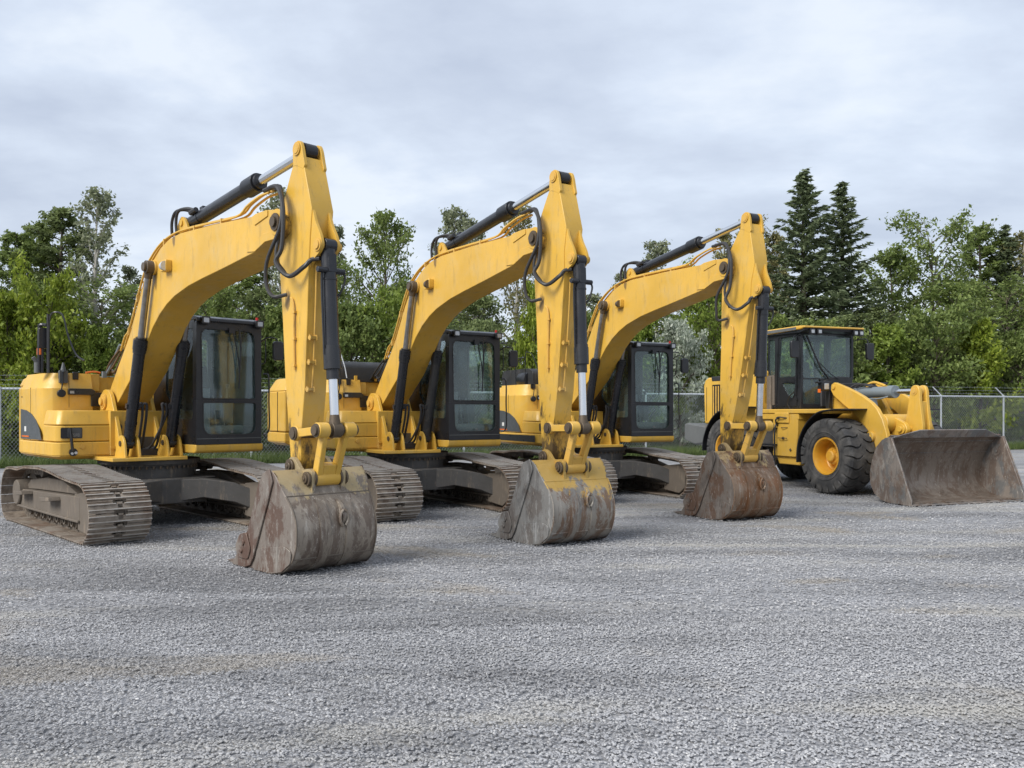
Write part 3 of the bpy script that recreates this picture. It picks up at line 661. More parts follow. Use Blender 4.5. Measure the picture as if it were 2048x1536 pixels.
def rail_set(root, style):
    if style == 0:
        b = MB(); b.hose([(-.78, -1.24, 2.34), (-.78, -1.24, 2.9), (-.78, -1.22, 3.22), (-.70, -1.14, 3.28), (-.62, -1.08, 3.2), (-.55, -1.03, 2.9), (-.45, -.95, 2.62), (-.3, -.88, 2.52)], .013, 7)
        b.hose([(-.80, -1.245, 2.34), (-.80, -1.245, 3.25)], .024, 7)
        h = build('handrail', b, M['black'], root)
        b = MB(); b.hose([(-.92, -1.34, 2.34), (-.92, -1.34, 3.0), (-.90, -1.32, 3.08), (-.84, -1.26, 3.08)], .028, 7); b.hose([(-.9, -1.30, 2.34), (-.9, -1.30, 3.0)], .018, 7)
        m_ = build('mirror_arm', b, M['black'], root)
        b = MB(); b.prism(rp([(-1.36, 2.72), (-1.21, 2.72), (-1.21, 3.04), (-1.36, 3.04)], .03), -.93, -.87, 'x'); build('mirror_head', b, M['black'], m_, bevel=.01)
        b = MB(); b.cyl((-.95, -1.36, 2.34), (-.95, -1.36, 2.50), .045, n=12); b.cyl((-.95, -1.42, 2.58), (-.95, -1.36, 2.50), .03, n=8); build('antenna_base', b, M['grey'], root)
        b = MB(); b.cyl((-.93, -1.33, 2.62), (-.93, -1.33, 2.72), .04, n=10); build('marker_light', b, M['orange'], root)
    else:
        b = MB()
        b.hose([(-.75, -1.25, 2.34), (-.74, -1.25, 2.95), (-.70, -1.22, 3.04), (-.6, -1.14, 2.95), (-.5, -1.05, 2.6), (-.45, -1.02, 2.36)], .010, 6)
        b.hose([(-1.2, -1.25, 2.34), (-1.2, -1.25, 2.85), (-1.1, -1.25, 2.92), (-.8, -1.25, 2.92)], .010, 6)
        build('handrail', b, M['galv'] if style == 1 else M['black'], root)
        # tall frame of thin rails on the left walkway beyond the cab
        b = MB()
        for x in (-1.5, -1.0, -.65):
            b.hose([(x, 1.30, 2.0), (x, 1.32, 3.0), (x, 1.28, 3.08), (x, 1.0, 3.10)], .011, 6)
        b.hose([(-1.5, 1.32, 3.05), (-.4, 1.32, 3.05), (.3, 1.55, 3.08), (.9, 1.62, 3.02)], .011, 6); b.hose([(-1.5, 1.32, 2.7), (-.6, 1.32, 2.7)], .010, 6)
        build('walkway_rail', b, M['black'], root)

def excavator(i, loc, th, label, dA, Bx, rails):
    root = thing('excavator', label, 'excavator', (loc[0], loc[1], 0), th-math.pi/2, 'tracked excavators parked in a row')
    track(root, -1); track(root, 1)
    # ---- car body
    b = MB()
    b.prism(rp([(-.85, -.62), (.85, -.62), (.85, .62), (-.85, .62)], .2), .34, .715, 'z')
    for sx in (-1, 1):
        for sy in (-1, 1):
            S3 = [((.82, .10), (.40, .60), .36, .70), ((1.02, .42), (.52, .72), .42, .705), ((1.30, .80), (.72, .88), .34, .64), ((1.44, 1.0), (.80, 1.0), .24, .54)]
            o_ = len(b.v); mk_ = lambda q: [(sx*q[0][0], sy*q[0][1], q[2]), (sx*q[1][0], sy*q[1][1], q[2]), (sx*q[1][0], sy*q[1][1], q[3]), (sx*q[0][0], sy*q[0][1], q[3])]
            F4 = [(4*a_+c_, 4*a_+(c_+1) % 4, 4*a_+4+(c_+1) % 4, 4*a_+4+c_) for a_ in range(3) for c_ in range(4)]+[(3, 2, 1, 0), (12, 13, 14, 15)]
            b.add([v for q in S3 for v in mk_(q)], F4)
    b.box(-.80, .80, -.72, .72, .701, .722)
    build('car_body', b, M['carbody'], root, bevel=.015, key='carbody')
    b = MB(); b.lathe([(0, .72), (.66, .72), (.66, .90), (.70, .905), (.70, .93), (.75, .935), (.75, 1.0), (0, 1.0)], (0, 0, 0), (0, 0, 1), 48)
    s = build('slew_ring', b, M['carbody'], root, key='slew')
    b = MB()
    for k in range(44):
        a = 2*math.pi*k/44; b.cyl((.685*math.cos(a), .685*math.sin(a), .862), (.685*math.cos(a), .685*math.sin(a), .906), .018, n=6)
    build('ring_bolts', b, M['pin'], s, key='slewb', keep=True)['kind'] = 'stuff'
    # ---- deck
    b = MB(); b.prism([(-1.9, -.82), (.74, -.82), (.80, -.4), (.80, .27), (.2, .29), (-1.9, .9)], 1.0, 1.055, 'z'); b.box(-1.9, -.1, -.9, .9, 1.055, 1.6)
    b.box(-.1, .0, -.6, .28, 1.06, 1.75)
    build('deck_plate', b, M['yellow'], root, bevel=.008, key='deck')
    b = MB(); b.box(-.098, .012, -.42, .12, 1.12, 1.34); b.cyl((.01, -.48, 1.5), (.03, -.48, 1.5), .05, n=14); build('access_opening', b, M['carbody'], root, key='acc')
    # ---- brackets for the boom foot and the cylinder feet
    b = MB()
    for y in (-.53, -.02 + .08):
        b.prism(rp([(-.70, 1.05), (.28, 1.05), (.12, 1.45), (-.20, 2.02), (-.36, 2.09), (-.54, 2.08), (-.66, 1.92)], [.02, .02, .1, .1, .1, .1, .1]), y, y+.055)
    br = build('boom_foot_bracket', b, M['yellow'], root, bevel=.01, key='bfb')
    b = MB(); b.cyl((FOOT[0], -.60, FOOT[1]), (FOOT[0], .16, FOOT[1]), .06, n=18); b.cyl((FOOT[0], -.56, FOOT[1]), (FOOT[0], -.535, FOOT[1]), .125, n=22); b.cyl((FOOT[0], -.57, FOOT[1]), (FOOT[0], -.555, FOOT[1]), .095, n=22)
    build('foot_pin', b, M['yellow_link'], br, key='fpin')
    CF = (.52, 1.26); CY = (-.515, .115)
    for y in CY:
        b = MB()
        for s in (-.115, .085): b.prism(rp([(.28, 1.05), (.72, 1.05), (.66, 1.30), (.57, 1.38), (.46, 1.38), (.38, 1.28)], [.02, .02, .08, .06, .06, .08]), y+s, y+s+.032)
        cb_ = build('cylinder_bracket', b, M['yellow'], root, bevel=.006, key=f'cbr{y}')
        b = MB(); b.cyl((CF[0], y-.13, CF[1]), (CF[0], y+.13, CF[1]), .042, n=14); build('pin', b, M['pin'], cb_, key=f'cbp{y}')
    # ---- right side: fuel tank and tool box
    def fl(z, o): return [(-.70, -1.34+o), (-.12, -1.34+o), (-.04-o, -1.26+o), (-.04-o, -.62), (-.06, -.60), (-.70, -.60)]
    b = MB()
    def ringz(pts, z): return [Vector((x, y, z)) for x, y in pts]
    low = [(-1.85, -1.38), (-.12, -1.38), (-.02, -1.30), (-.02, -.44), (-.5, -.44), (-1.85, -.8)]
    lowi = [(-1.85, -1.28), (-.16, -1.28), (-.09, -1.22), (-.09, -.47), (-.5, -.47), (-1.85, -.8)]
    b.loft(ringz(lowi, 1.02), ringz(low, 1.075)); b.loft(ringz(low, 1.075), ringz(low, 1.275))
    sk = build('frame_skirt', b, M['yellow'], root, bevel=.012, key='skirt')
    b = MB(); b.prism(rp([(-1.10+.5, 1.165), (-.86+.42, 1.165), (-.86+.42, 1.20), (-1.10+.5, 1.20)], .01), -.02, .035, 'x'); build('towing_step', b, M['yellow'], sk, key='tstep')
    b = MB(); b.cyl((-.02, -1.0, 1.21), (.01, -1.0, 1.21), .035, n=10); b.cyl((-.02, -.52, 1.21), (.005, -.52, 1.21), .022, n=8); build('bolt', b, M['yellow_link'], sk, key='sbolt')
    mid_ = [(-.70, -1.345), (-.10, -1.345), (-.035, -1.28), (-.035, -1.02), (-.035, -.49), (-.70, -.49)]
    top_ = [(-.70, -1.30), (-.17, -1.30), (-.10, -1.24), (-.10, -1.02), (-.14, -.52), (-.70, -.52)]
    b = MB(); b.loft(ringz(mid_, 1.287), ringz(mid_, 1.525)); bx = build('tool_box', b, M['yellow'], root, bevel=.012, key='tbox')
    b = MB(); b.loft(ringz(mid_, 1.535), ringz(top_, 1.755)); build('tool_box_lid', b, M['yellow'], root, bevel=.014, key='tlid')
    b = MB(); b.prism(rp([(-1.29, 1.335), (-.99, 1.335), (-.99, 1.495), (-1.29, 1.495)], .02), -.034, -.028, 'x'); pn = build('lamp_recess', b, M['black'], bx, key='lrec')
    b = MB(); b.prism(rp([(-1.195, 1.345), (-1.0, 1.345), (-1.0, 1.485), (-1.195, 1.485)], .02), -.028, -.02, 'x')
    build('lamp_panel', b, M['decal'], bx, bevel=.003, key='lpan')
    # small worn grey lettering on the lamp panel
    b = MB(); yy = -1.145
    for gl in (((0, 3, 2, 3), (1, 0, 1, 3)), ((2, 3, 0, 3), (0, 3, 0, 1.5), (0, 1.5, 2, 1.5), (2, 1.5, 2, 0), (2, 0, 0, 0)), ((0, 0, 0, 3), (0, 3, 2, 3), (2, 3, 2, 1), (2, 1, 0, 1)), ((0, 0, 2, 0), (2, 0, 2, 3), (2, 3, 0, 3), (0, 3, 0, 0))):
        for x0_, z0_, x1_, z1_ in gl:
            b.box(-.0195, -.018, min(yy+x0_*.008, yy+x1_*.008)-.0025, max(yy+x0_*.008, yy+x1_*.008)+.0025, 1.365+min(z0_, z1_)*.013-.0025, 1.365+max(z0_, z1_)*.013+.0025)
        yy += .030
    build('lettering', b, M['whitemark'], bx, key='lett', keep=True)
    if i == 0:
        b = MB(); b.hose([(0, -1.17, 1.49), (.02, -1.16, 1.35), (.025, -1.14, 1.15)], .022, 7); b.cyl((-.0, -1.13, 1.13), (.03, -1.13, 1.13), .06, n=12); build('strap', b, M['black'], root)
        b = MB(); b.cyl((.0, -1.10, 1.12), (.045, -1.10, 1.12), .022, n=8); b.cyl((.0, -1.15, 1.11), (.045, -1.15, 1.11), .018, n=8); build('hose_coupling', b, M['galv'], root)
    # main right body and counterweight
    body = [(-1.92, -1.335), (-1.05, -1.335), (-.86, -1.30), (-.74, -1.20), (-.70, -1.05), (-.70, -.62), (-1.92, -.62)]
    bt = [(-1.92, -1.25), (-1.1, -1.25), (-.93, -1.21), (-.83, -1.12), (-.74, -1.0), (-.72, -.64), (-1.92, -.64)]
    b = MB(); b.loft(ringz(body, 1.287), ringz(body, 2.14), True)
    b2 = MB(); b2.loft(ringz(body, 1.287), ringz(body, 2.10), False); b2.loft(ringz(body, 2.10), ringz(bt, 2.34), False); b2.add(ringz(bt, 2.34), [tuple(range(7))]); b2.add(ringz(body, 1.287), [tuple(range(7))[::-1]])
    bd = build('side_body', b2, M['yellow'], root, bevel=.012, key='body')
    b = MB(); b.box(-1.405, -1.395, -1.338, -1.33, 1.29, 2.12); b.box(-.706, -.698, -.98, -.975, 1.8, 2.32); b.box(-1.92, -1.86, -1.34, -1.30, 1.97, 1.985)
    build('panel_seam', b, M['black'], bd, key='seam')
    b = MB(); b.prism([(-1.925, 1.30), (-.80, 1.30), (-.90, 1.46), (-1.08, 1.60), (-1.32, 1.70), (-1.62, 1.76), (-1.925, 1.78)], -1.345, -1.337); dc = build('decal_panel', b, M['decal'], bd, key='decal')
    b = MB(); b.box(-1.70, -1.60, -1.349, -1.346, 1.42, 1.50); build('label', b, M['white'], dc, key='dlab')
    b = MB(); b.box(-1.85, -1.45, -1.349, -1.346, 1.33, 1.352); build('label_stripe', b, M['orange'], dc, key='dlab2')
    # upper front panel between body and boom
    b = MB(); b.box(-.80, -.76, -.70, -.50, 2.06, 2.335); b.box(-1.9, -.8, -.62, .3, 1.6, 2.30); build('engine_cover', b, M['yellow'], root, bevel=.008, key='ecov')
    b = MB(); b.prism(rp([(-1.0, 2.0), (-.62, 2.0), (-.60, 2.06), (-.66, 2.10), (-1.0, 2.10)], .02), -.70, -.64, 'x')
    lb = build('work_light', b, M['black'], root, bevel=.012, key='blamp')
    b = MB(); b.prism([(-.98, 2.02), (-.92, 2.02), (-.92, 2.06), (-.98, 2.06)], -.64, -.634, 'x'); build('lens', b, M['lens'], lb, key='blens')
    b = MB(); b.cyl((-.68, -1.10, 2.02), (-.63, -1.10, 2.02), .062, n=14); b.box(-.74, -.69, -.92, -.84, 2.24, 2.36); b.box(-.75, -.71, -1.12, -1.02, 2.25, 2.36); b.box(-.69, -.66, -.66, -.50, 1.82, 2.04); b.hose([(-.66, -1.1, 2.05), (-.66, -1.08, 2.2), (-.66, -1.07, 2.36)], .012, 6)
    build('latch_handle', b, M['black'], root, bevel=.006, key='latch')
    if i == 0:
        b = MB(); b.prism(rp([(-1.12, 2.18), (-1.0, 2.18), (-1.0, 2.38), (-1.12, 2.38)], .02), -.73, -.67, 'x'); b.cyl((-.70, -1.06, 2.36), (-.70, -1.06, 2.5), .045, .012, n=10); build('horn', b, M['decal'], root)
        b = MB(); b.hose([(-.60, -.44, 2.36), (-.5, -.44, 2.42), (-.3, -.42, 2.62), (-.1, -.42, 2.78)], .022, 8); b.box(-.68, -.62, -.50, -.44, 2.28, 2.38); build('steel_tube', b, M['greycyl'], root)
        b = MB(); b.hose([(-.74, -.72, 2.355), (-.74, -.6, 2.375), (-.74, -.5, 2.36)], .018, 6); build('orange_hose', b, M['orange'], root)
    cw = []
    for k in range(9):
        a = -math.pi/2*k/8; cw.append((-1.93-.55*math.sin(-a), -1.335+.55*(1-math.cos(a))))
    pts = [(-1.93, -1.335), (-2.2, -1.30), (-2.42, -1.17), (-2.56, -.95), (-2.66, -.5), (-2.70, 0), (-2.66, .5), (-2.56, .95), (-2.42, 1.17), (-2.2, 1.30), (-1.93, 1.335), (-1.93, 0)]
    if i == 1:      # the middle machine carries a longer and wider counterweight
        pts = [(-1.93, -1.70), (-2.7, -1.73), (-3.08, -1.68), (-3.22, -1.50), (-3.2, -1.0), (-3.2, .9), (-3.0, 1.25), (-2.6, 1.335), (-1.93, 1.335), (-1.93, 0)]
        pt2 = [(-1.93, -1.58), (-2.65, -1.60), (-2.95, -1.54), (-3.08, -1.38), (-3.05, -.95), (-3.05, .85), (-2.9, 1.1), (-2.55, 1.2), (-1.93, 1.2), (-1.93, 0)]
        b = MB(); b.loft(ringz(pts, 1.345), ringz(pts, 2.14)); b.loft(ringz(pts, 2.141), ringz(pt2, 2.40))
        c_w = build('counterweight', b, M['yellow'], root, bevel=.02, keep=True)
        b = MB(); b.loft(ringz(pt2, 1.07), ringz(pts, 1.14)); b.loft(ringz(pts, 1.14), ringz(pts, 1.33)); build('counterweight_skirt', b, M['yellow'], c_w, bevel=.015, keep=True)
        b = MB(); b.box(-2.32, -2.30, -1.722, -1.68, 1.35, 2.13); build('panel_seam', b, M['black'], c_w)
    else:
        b = MB(); b.loft(ringz(pts, 1.05), ringz(pts, 2.14)); pt2 = [(x*.985+-.0, y*.95) for x, y in pts]; b.loft(ringz(pts, 2.14), ringz(pt2, 2.30))
        build('counterweight', b, M['yellow'], root, bevel=.03, key='cw')
    # left rear body behind the cab
    b = MB(); b.box(-1.92, -.62, .35, 1.335, 1.10, 2.20); build('radiator_housing', b, M['yellow'], root, bevel=.02, key='radh')
    if i > 0:
        b = MB(); b.prism(rp([(-2.3, 2.30), (-.75, 2.30), (-.78, 2.62), (-.95, 2.70), (-2.2, 2.70), (-2.32, 2.6)], [.01, .01, .06, .08, .08, .06]), -1.05, .6)
        hd = build('engine_hood', b, M['black_dusty'], root, bevel=.02, key='hood')
        b = MB(); b.box(-.76, -.72, -.75, -.70, 2.32, 2.42); b.box(-.76, -.72, -.35, -.30, 2.32, 2.42); build('hood_latch', b, M['yellow'], hd, key='hlatch')
        if i == 2:
            b = MB(); b.lathe([(0, -.2), (.15, -.2), (.17, -.15), (.17, .15), (.15, .2), (0, .2)], (-1.2, -1.0, 2.46), (1, 0, 0), 18); build('air_cleaner', b, M['black'], root)
    if i == 2:
        b = MB(); b.box(-1.85, -.05, -1.386, -1.381, 1.10, 1.24); build('black_strip', b, M['black'], root)
    rail_set(root, rails)
    cab(root)
    # ---- working equipment
    XA = rotxz(dA, FOOT)
    tip = pt(XA, TIP); tgt = (Bx, 1.12)
    d0 = math.dist(TIP, BPIN); d1 = math.dist(tip, tgt); a0 = math.atan2(BPIN[1]-TIP[1], BPIN[0]-TIP[0]); a1 = math.atan2(tgt[1]-tip[1], tgt[0]-tip[0])
    ks = d1/d0
    XS = Matrix.Translation((tip[0], 0, tip[1])) @ Matrix.Rotation(-(a1-a0), 4, 'Y') @ Matrix.Translation((-TIP[0], 0, -TIP[1]))
    if abs(ks-1) > 1e-3:   # a slightly longer stick on this machine
        def stretch(p): return (TIP[0]+(p[0]-TIP[0])*(1 if p[1] > 3.4 else ks), TIP[1]+(p[1]-TIP[1])*(ks if p[1] < TIP[1] else 1))
    else: stretch = lambda p: p
    sv = lambda P: [(stretch((p[0], p[2]))[0], p[1], stretch((p[0], p[2]))[1]) for p in P]
    B1 = pt(XS, stretch(BPIN)); XB = Matrix.Translation((B1[0]-BPIN[0], 0, 1.12-BPIN[1]))
    # boom
    b = MB(); b.prism(BOOM, YB-.24, YB+.24)
    bo = build('boom', b, M['yellow_boom'], root, X=XA, bevel=.006, key='boom')
    b = MB()
    for s in (-1, 1):
        y0_, y1_ = sorted((YB+s*.24, YB+s*.253))
        b.prism(rp([(4.34, 3.93), (4.66, 3.99), (4.66, 4.06), (4.36, 4.06)], .01), y0_, y1_)
        b.prism([(4.15, 3.64), (4.55, 3.80), (4.95, 3.80), (4.97, 3.75), (4.86, 3.70), (4.6, 3.70), (4.35, 3.62)], y0_, y1_)
        b.cyl((TIP[0]+.02, YB+s*.24, TIP[1]), (TIP[0]+.02, YB+s*.262, TIP[1]), .15, n=24)
        b.cyl((1.33, YB+s*.24, 3.80), (1.33, YB+s*.275, 3.80), .105, n=22)
    build('reinforcing_plate', b, M['yellow'], bo, X=XA, bevel=.004, key='rplate')
    b = MB(); b.cyl((TIP[0]+.02, YB-.28, TIP[1]), (TIP[0]+.02, YB+.28, TIP[1]), .10, n=20); b.cyl((TIP[0]+.02, YB-.31, TIP[1]), (TIP[0]+.02, YB+.31, TIP[1]), .06, n=14)
    build('boom_tip_pin', b, M['pin'], bo, X=XA, key='btp')
    b = MB(); b.cyl((1.33, YB-.41, 3.80), (1.33, YB+.41, 3.80), .062, n=16); build('cylinder_pin', b, M['pin'], bo, X=XA, key='cpin')
    b = MB(); b.prism(rp([(1.74, 3.68), (1.94, 3.68), (1.94, 3.84), (1.74, 3.84)], .03), YB-.33, YB-.24); wl = build('light_bracket', b, M['yellow'], bo, X=XA, bevel=.01, key='lbr')
    b = MB(); b.cyl((1.90, YB-.33, 3.75), (1.84, YB-.33, 3.75), .055, n=16); b.cyl((1.93, YB-.33, 3.75), (1.90, YB-.33, 3.75), .066, n=16); build('boom_light', b, M['pin' if i else 'galv'], wl, X=XA)
    # foot lugs of the stick cylinder
    CFt = (1.98, 4.36)
    b = MB()
    for s in (-.12, .085): b.prism(rp([(1.62, 4.09), (2.25, 4.14), (2.08, 4.40), (1.98, 4.46), (1.90, 4.42)], [.01, .01, .07, .07, .06]), YB+s, YB+s+.035)
    b.cyl((CFt[0], YB-.14, CFt[1]), (CFt[0], YB+.14, CFt[1]), .045, n=14)
    build('cylinder_lug', b, M['yellow'], bo, X=XA, bevel=.005, key='clug')
    # hydraulic lines along the boom
    b = MB()
    for dy, dz in ((-.20, .0), (-.15, .025), (-.10, .0)):
        P = [(-.12, 2.72), (.05, 2.92), (.2, 3.0), (.40, 3.24), (.62, 3.55), (.88, 3.87), (1.12, 4.03), (1.40, 4.15), (1.75, 4.225), (2.2, 4.245), (3.0, 4.205), (3.8, 4.165), (4.05, 4.21), (4.22, 4.25), (4.42, 4.28), (4.62, 4.28)]
        b.hose([(x, YB+dy, z+dz-(.03 if x < 3.9 else 0)) for x, z in P], .016, 6, 4)
    build('hydraulic_line', b, M['yellow'], bo, X=XA, key='hline')
    b = MB()
    for k, (x, z) in enumerate([(.25, 2.98), (.6, 3.45), (1.0, 3.90), (1.6, 4.14), (2.6, 4.17), (3.4, 4.135)]):
        b.box(x-.012, x+.012, YB-.225, YB-.07, z-.07, z+.04)
    build('line_clamp', b, M['yellow_link'], bo, X=XA, key='lclamp')
    b = MB()
    for k in range(2):
        o_ = k*.10
        b.hose([(1.72+o_*1.6, YB-.15, 4.20), (1.74+o_*1.4, YB-.16, 4.40), (1.86+o_, YB-.16, 4.52), (2.05+o_, YB-.13, 4.53), (2.28, YB-.08, 4.47+o_*.3)], .022, 8)
        b.hose([(1.90+o_*1.6, YB+.15, 4.20), (1.92+o_, YB+.15, 4.45), (2.1+o_, YB+.12, 4.53), (2.3, YB+.06, 4.5)], .02, 8)
    b.cyl((2.22, YB-.10, 4.46), (2.4, YB-.10, 4.48), .035, n=8); b.cyl((2.22, YB+.08, 4.46), (2.4, YB+.08, 4.48), .035, n=8)
    build('hydraulic_hose', b, M['hose'], bo, X=XA, key='bhose')
    # lower hoses by the boom foot
    b = MB()
    for k in range(4):
        o_ = k*.07
        b.hose([(-.14+o_*.3, YB-.22+o_*.5, 2.70), (-.40+o_*.4, YB-.26+o_*.4, 2.52-o_), (-.62, YB-.24+o_*.4, 2.40), (-.85, YB-.2+o_*.5, 2.33)], .017, 7)
    build('hose_bundle', b, M['hose'] if i else M['brownhose'], root)
    b = MB()
    for k, (ya, yb_) in enumerate([(-.36, -.30), (-.30, -.24), (-.05, -.02), (.0, -.10)]):
        b.hose([(.60, (-.45 if k < 2 else .04), 1.80-.05*(k % 2)), (.62, ya, 1.86), (.60, ya+.02, 1.70), (.48, (ya+yb_)/2, 1.42), (.30, yb_, 1.20), (.08, yb_, 1.15)], .020, 7)
    b.box(.05, .3, -.38, .05, 1.06, 1.16)
    build('hose_bundle', b, M['hose'], root, key='lhose', bevel=0)
    # boom cylinders
    rp_ = pt(XA, (1.33, 3.80))
    for y in CY:
        T = aim(CF, rp_, y); Ld = math.dist(CF, rp_)
        b = MB(); b.cyl((0, -.045, 0), (0, .045, 0), .085, n=18); b.cyl((.04, 0, 0), (1.50, 0, 0), .082, n=22); b.cyl((.30, 0, 0), (.34, 0, 0), .087, n=22); b.box(.55, .62, -.1, .1, -.03, .03)
        cy = build('boom_cylinder', b, M['cyl'] if i != 1 or y < 0 else M['black_dusty'], root, X=T, key=None)
        b = MB(); b.cyl((1.45, 0, 0), (1.60, 0, 0), .100, n=22); b.cyl((1.60, 0, 0), (1.63, 0, 0), .075, n=22); b.cyl((1.40, 0, 0), (1.45, 0, 0), .092, n=22); build('cylinder_collar', b, M['black'], cy, X=T, key='bcol')
        b = MB(); b.cyl((1.6, 0, 0), (Ld-.09, 0, 0), .047, n=18); build('cylinder_rod', b, M['dullrod'], cy, X=T)
        b = MB(); b.cyl((Ld-.16, 0, 0), (Ld-.05, 0, 0), .055, .06, n=14); b.cyl((Ld, -.06, 0), (Ld, .06, 0), .095, n=18); s = -1 if y < YB else 1; b.cyl((Ld, s*.06, 0), (Ld, s*.09, 0), .06, n=14); build('rod_eye', b, M['pin'], cy, X=T, bevel=.004)
        b = MB(); b.hose([(.62, 0, .08), (.9, .02, .10), (1.35, .02, .10)], .012, 6); b.cyl((.58, 0, .07), (.64, 0, .12), .03, n=8); build('cylinder_pipe', b, M['black'], cy, X=T)
    # stick cylinder
    RT = pt(XS, (5.14, 4.68)); A_ = pt(XA, CFt); T = aim(A_, RT, YB); Ld = math.dist(A_, RT)
    b = MB(); b.cyl((0, -.07, 0), (0, .07, 0), .085, n=18); b.cyl((.05, 0, 0), (1.85, 0, 0), .092, n=26); b.cyl((.35, 0, 0), (.39, 0, 0), .098, n=22); b.box(.38, .48, -.03, .03, .08, .13)
    cy = build('stick_cylinder', b, M['cyl'], root, X=T)
    b = MB(); b.cyl((1.72, 0, 0), (2.0, 0, 0), .118, n=26); b.cyl((2.0, 0, 0), (2.05, 0, 0), .095, n=26); build('cylinder_collar', b, M['black'], cy, X=T, bevel=.006, key='scol')
    b = MB(); b.cyl((2.0, 0, 0), (Ld-.05, 0, 0), .056, n=22); build('cylinder_rod', b, M['chrome'], cy, X=T)
    b = MB(); b.cyl((Ld, -.075, 0), (Ld, .075, 0), .085, n=22); build('rod_eye', b, M['black'], cy, X=T, key=None)
    # stick
    b = MB(); b.prism([stretch(p) for p in STICK], YB-.14, YB+.14)
    st = build('stick', b, M['yellow_stick'], root, X=XS, bevel=.006)
    b = MB()
    for s in (-.1425, .1025):
        b.prism(rp([(5.05, 4.50), (5.04, 4.62), (5.065, 4.73), (5.13, 4.775), (5.20, 4.76), (5.24, 4.68), (5.275, 4.55), (5.30, 4.47), (5.27, 4.43), (5.12, 4.50)], [.01, .04, .04, .05, .05, .03, .03, .01, .01, .03]), YB+s, YB+s+.040)
    build('top_lug', b, M['yellow'], st, X=XS, bevel=.005, key='toplug')
    b = MB(); b.cyl((5.14, YB-.165, 4.68), (5.14, YB+.165, 4.68), .055, n=18); b.cyl((5.14, YB-.158, 4.68), (5.14, YB-.147, 4.68), .075, n=18); build('top_pin', b, M['yellow_link'], st, X=XS, key='toppin')
    # lugs of the bucket cylinder
    b = MB()
    for s in (-.125, .075):
        b.prism(rp([(5.42, 4.0), (5.36, 3.3), (5.48, 3.42), (5.58, 3.465), (5.635, 3.55), (5.595, 3.66), (5.50, 3.80)], [.01, .01, .04, .05, .05, .05, .05]), YB+s, YB+s+.034)
    lg = build('cylinder_lug', b, M['yellow'], st, X=XS, bevel=.005, key='blug')
    b = MB(); b.cyl((5.55, YB-.155, 3.55), (5.55, YB+.15, 3.55), .05, n=16); b.cyl((5.55, YB-.14, 3.55), (5.55, YB-.125, 3.55), .072, n=16); build('pin', b, M['yellow_link'], lg, X=XS, key='blugp')
    # thin pipes and clamps on the stick front
    b = MB()
    P = [(5.395, 3.35), (5.385, 3.0), (5.36, 2.6), (5.33, 2.2), (5.30, 1.95)]
    b.hose(sv([(x+.03, YB-.07, z) for x, z in P]), .010, 6); b.hose(sv([(5.02, YB-.155, 3.02), (5.07, YB-.16, 2.98), (5.10, YB-.16, 2.85), (5.10, YB-.16, 2.5), (5.11, YB-.16, 2.2)]), .013, 6)
    for x, z in ((5.36, 2.55), (5.335, 2.28), (5.305, 1.98)): q = stretch((x, z)); b.box(q[0]-.01, q[0]+.05, YB-.13, YB-.02, q[1]-.015, q[1]+.015); b.cyl((q[0]+.02, YB-.12, q[1]-.03), (q[0]+.02, YB-.12, q[1]+.03), .016, n=8); b.cyl((q[0]+.04, YB-.05, q[1]-.03), (q[0]+.04, YB-.05, q[1]+.03), .016, n=8)
    for z in (2.85, 2.55, 2.25): q = stretch((5.10, z)); b.box(q[0]-.03, q[0]+.03, YB-.175, YB-.139, q[1]-.012, q[1]+.012)
    build('stick_pipe', b, M['yellow_link'], st, X=XS)
    # slack hoses from boom tip to stick
    tb = Vector((*XA.to_translation(),)); E0 = pt(XA, (4.62, 4.29)); E1 = pt(XS, (5.40, 3.40)); E2 = pt(XS, (4.93, 3.06))
    b = MB()
    b.hose([(E0[0]-.02, YB-.26, E0[1]), (E0[0]+.30, YB-.27, E0[1]-.02), (E0[0]+.47, YB-.29, E0[1]-.30), (E0[0]+.46, YB-.30, E0[1]-.72), (E0[0]+.40, YB-.34, E1[1]+.0), (E0[0]+.58, YB-.28, E1[1]-.17), (E0[0]+.76, YB-.2, E1[1]-.08), (E1[0]+.02, YB-.13, E1[1]), (E1[0]+.12, YB-.08, E1[1]+.01)], .026, 8)
    b.hose([(E0[0]-.02, YB-.20, E0[1]+.03), (E0[0]+.28, YB-.22, E0[1]-.02), (E0[0]+.40, YB-.28, E0[1]-.45), (E0[0]+.18, YB-.33, E0[1]-.85), (E0[0]+.15, YB-.32, E2[1]+.12), (E2[0]-.08, YB-.28, E2[1]-.02), (E2[0]+.03, YB-.17, E2[1])], .023, 8)
    b.hose([(E0[0]-.02, YB-.12, E0[1]+.03), (E0[0]+.24, YB-.19, E0[1]+.0), (E0[0]+.34, YB-.22, E0[1]-.35), (E0[0]+.33, YB-.30, E0[1]-.8), (E1[0]-.35, YB-.24, E1[1]-.12)], .02, 8)
    build('hydraulic_hose', b, M['hose'], root)
    # bucket cylinder + linkage
    P0 = pt(XS, stretch((5.55, 3.55)), 0); Lk = pt(XS, stretch(LPIN)); K = pt(XB, KPIN); PP = circ(Lk, .475, K, .565, 1)
    T = aim(P0, PP, YB); Ld = math.dist(P0, PP); YY = YB+.0
    b = MB(); b.cyl((0, -.07, 0), (0, .07, 0), .085, n=18); b.cyl((.04, 0, 0), (1.36, 0, 0), .083, n=26); b.cyl((.36, 0, 0), (.385, 0, 0), .09, n=22); b.box(.10, .30, -.05, .05, -.02, .085)
    b.cyl((.28, -.17, .04), (.28, .17, .04), .034, n=10)
    cy = build('bucket_cylinder', b, M['cyl'], root, X=T, bevel=.003)
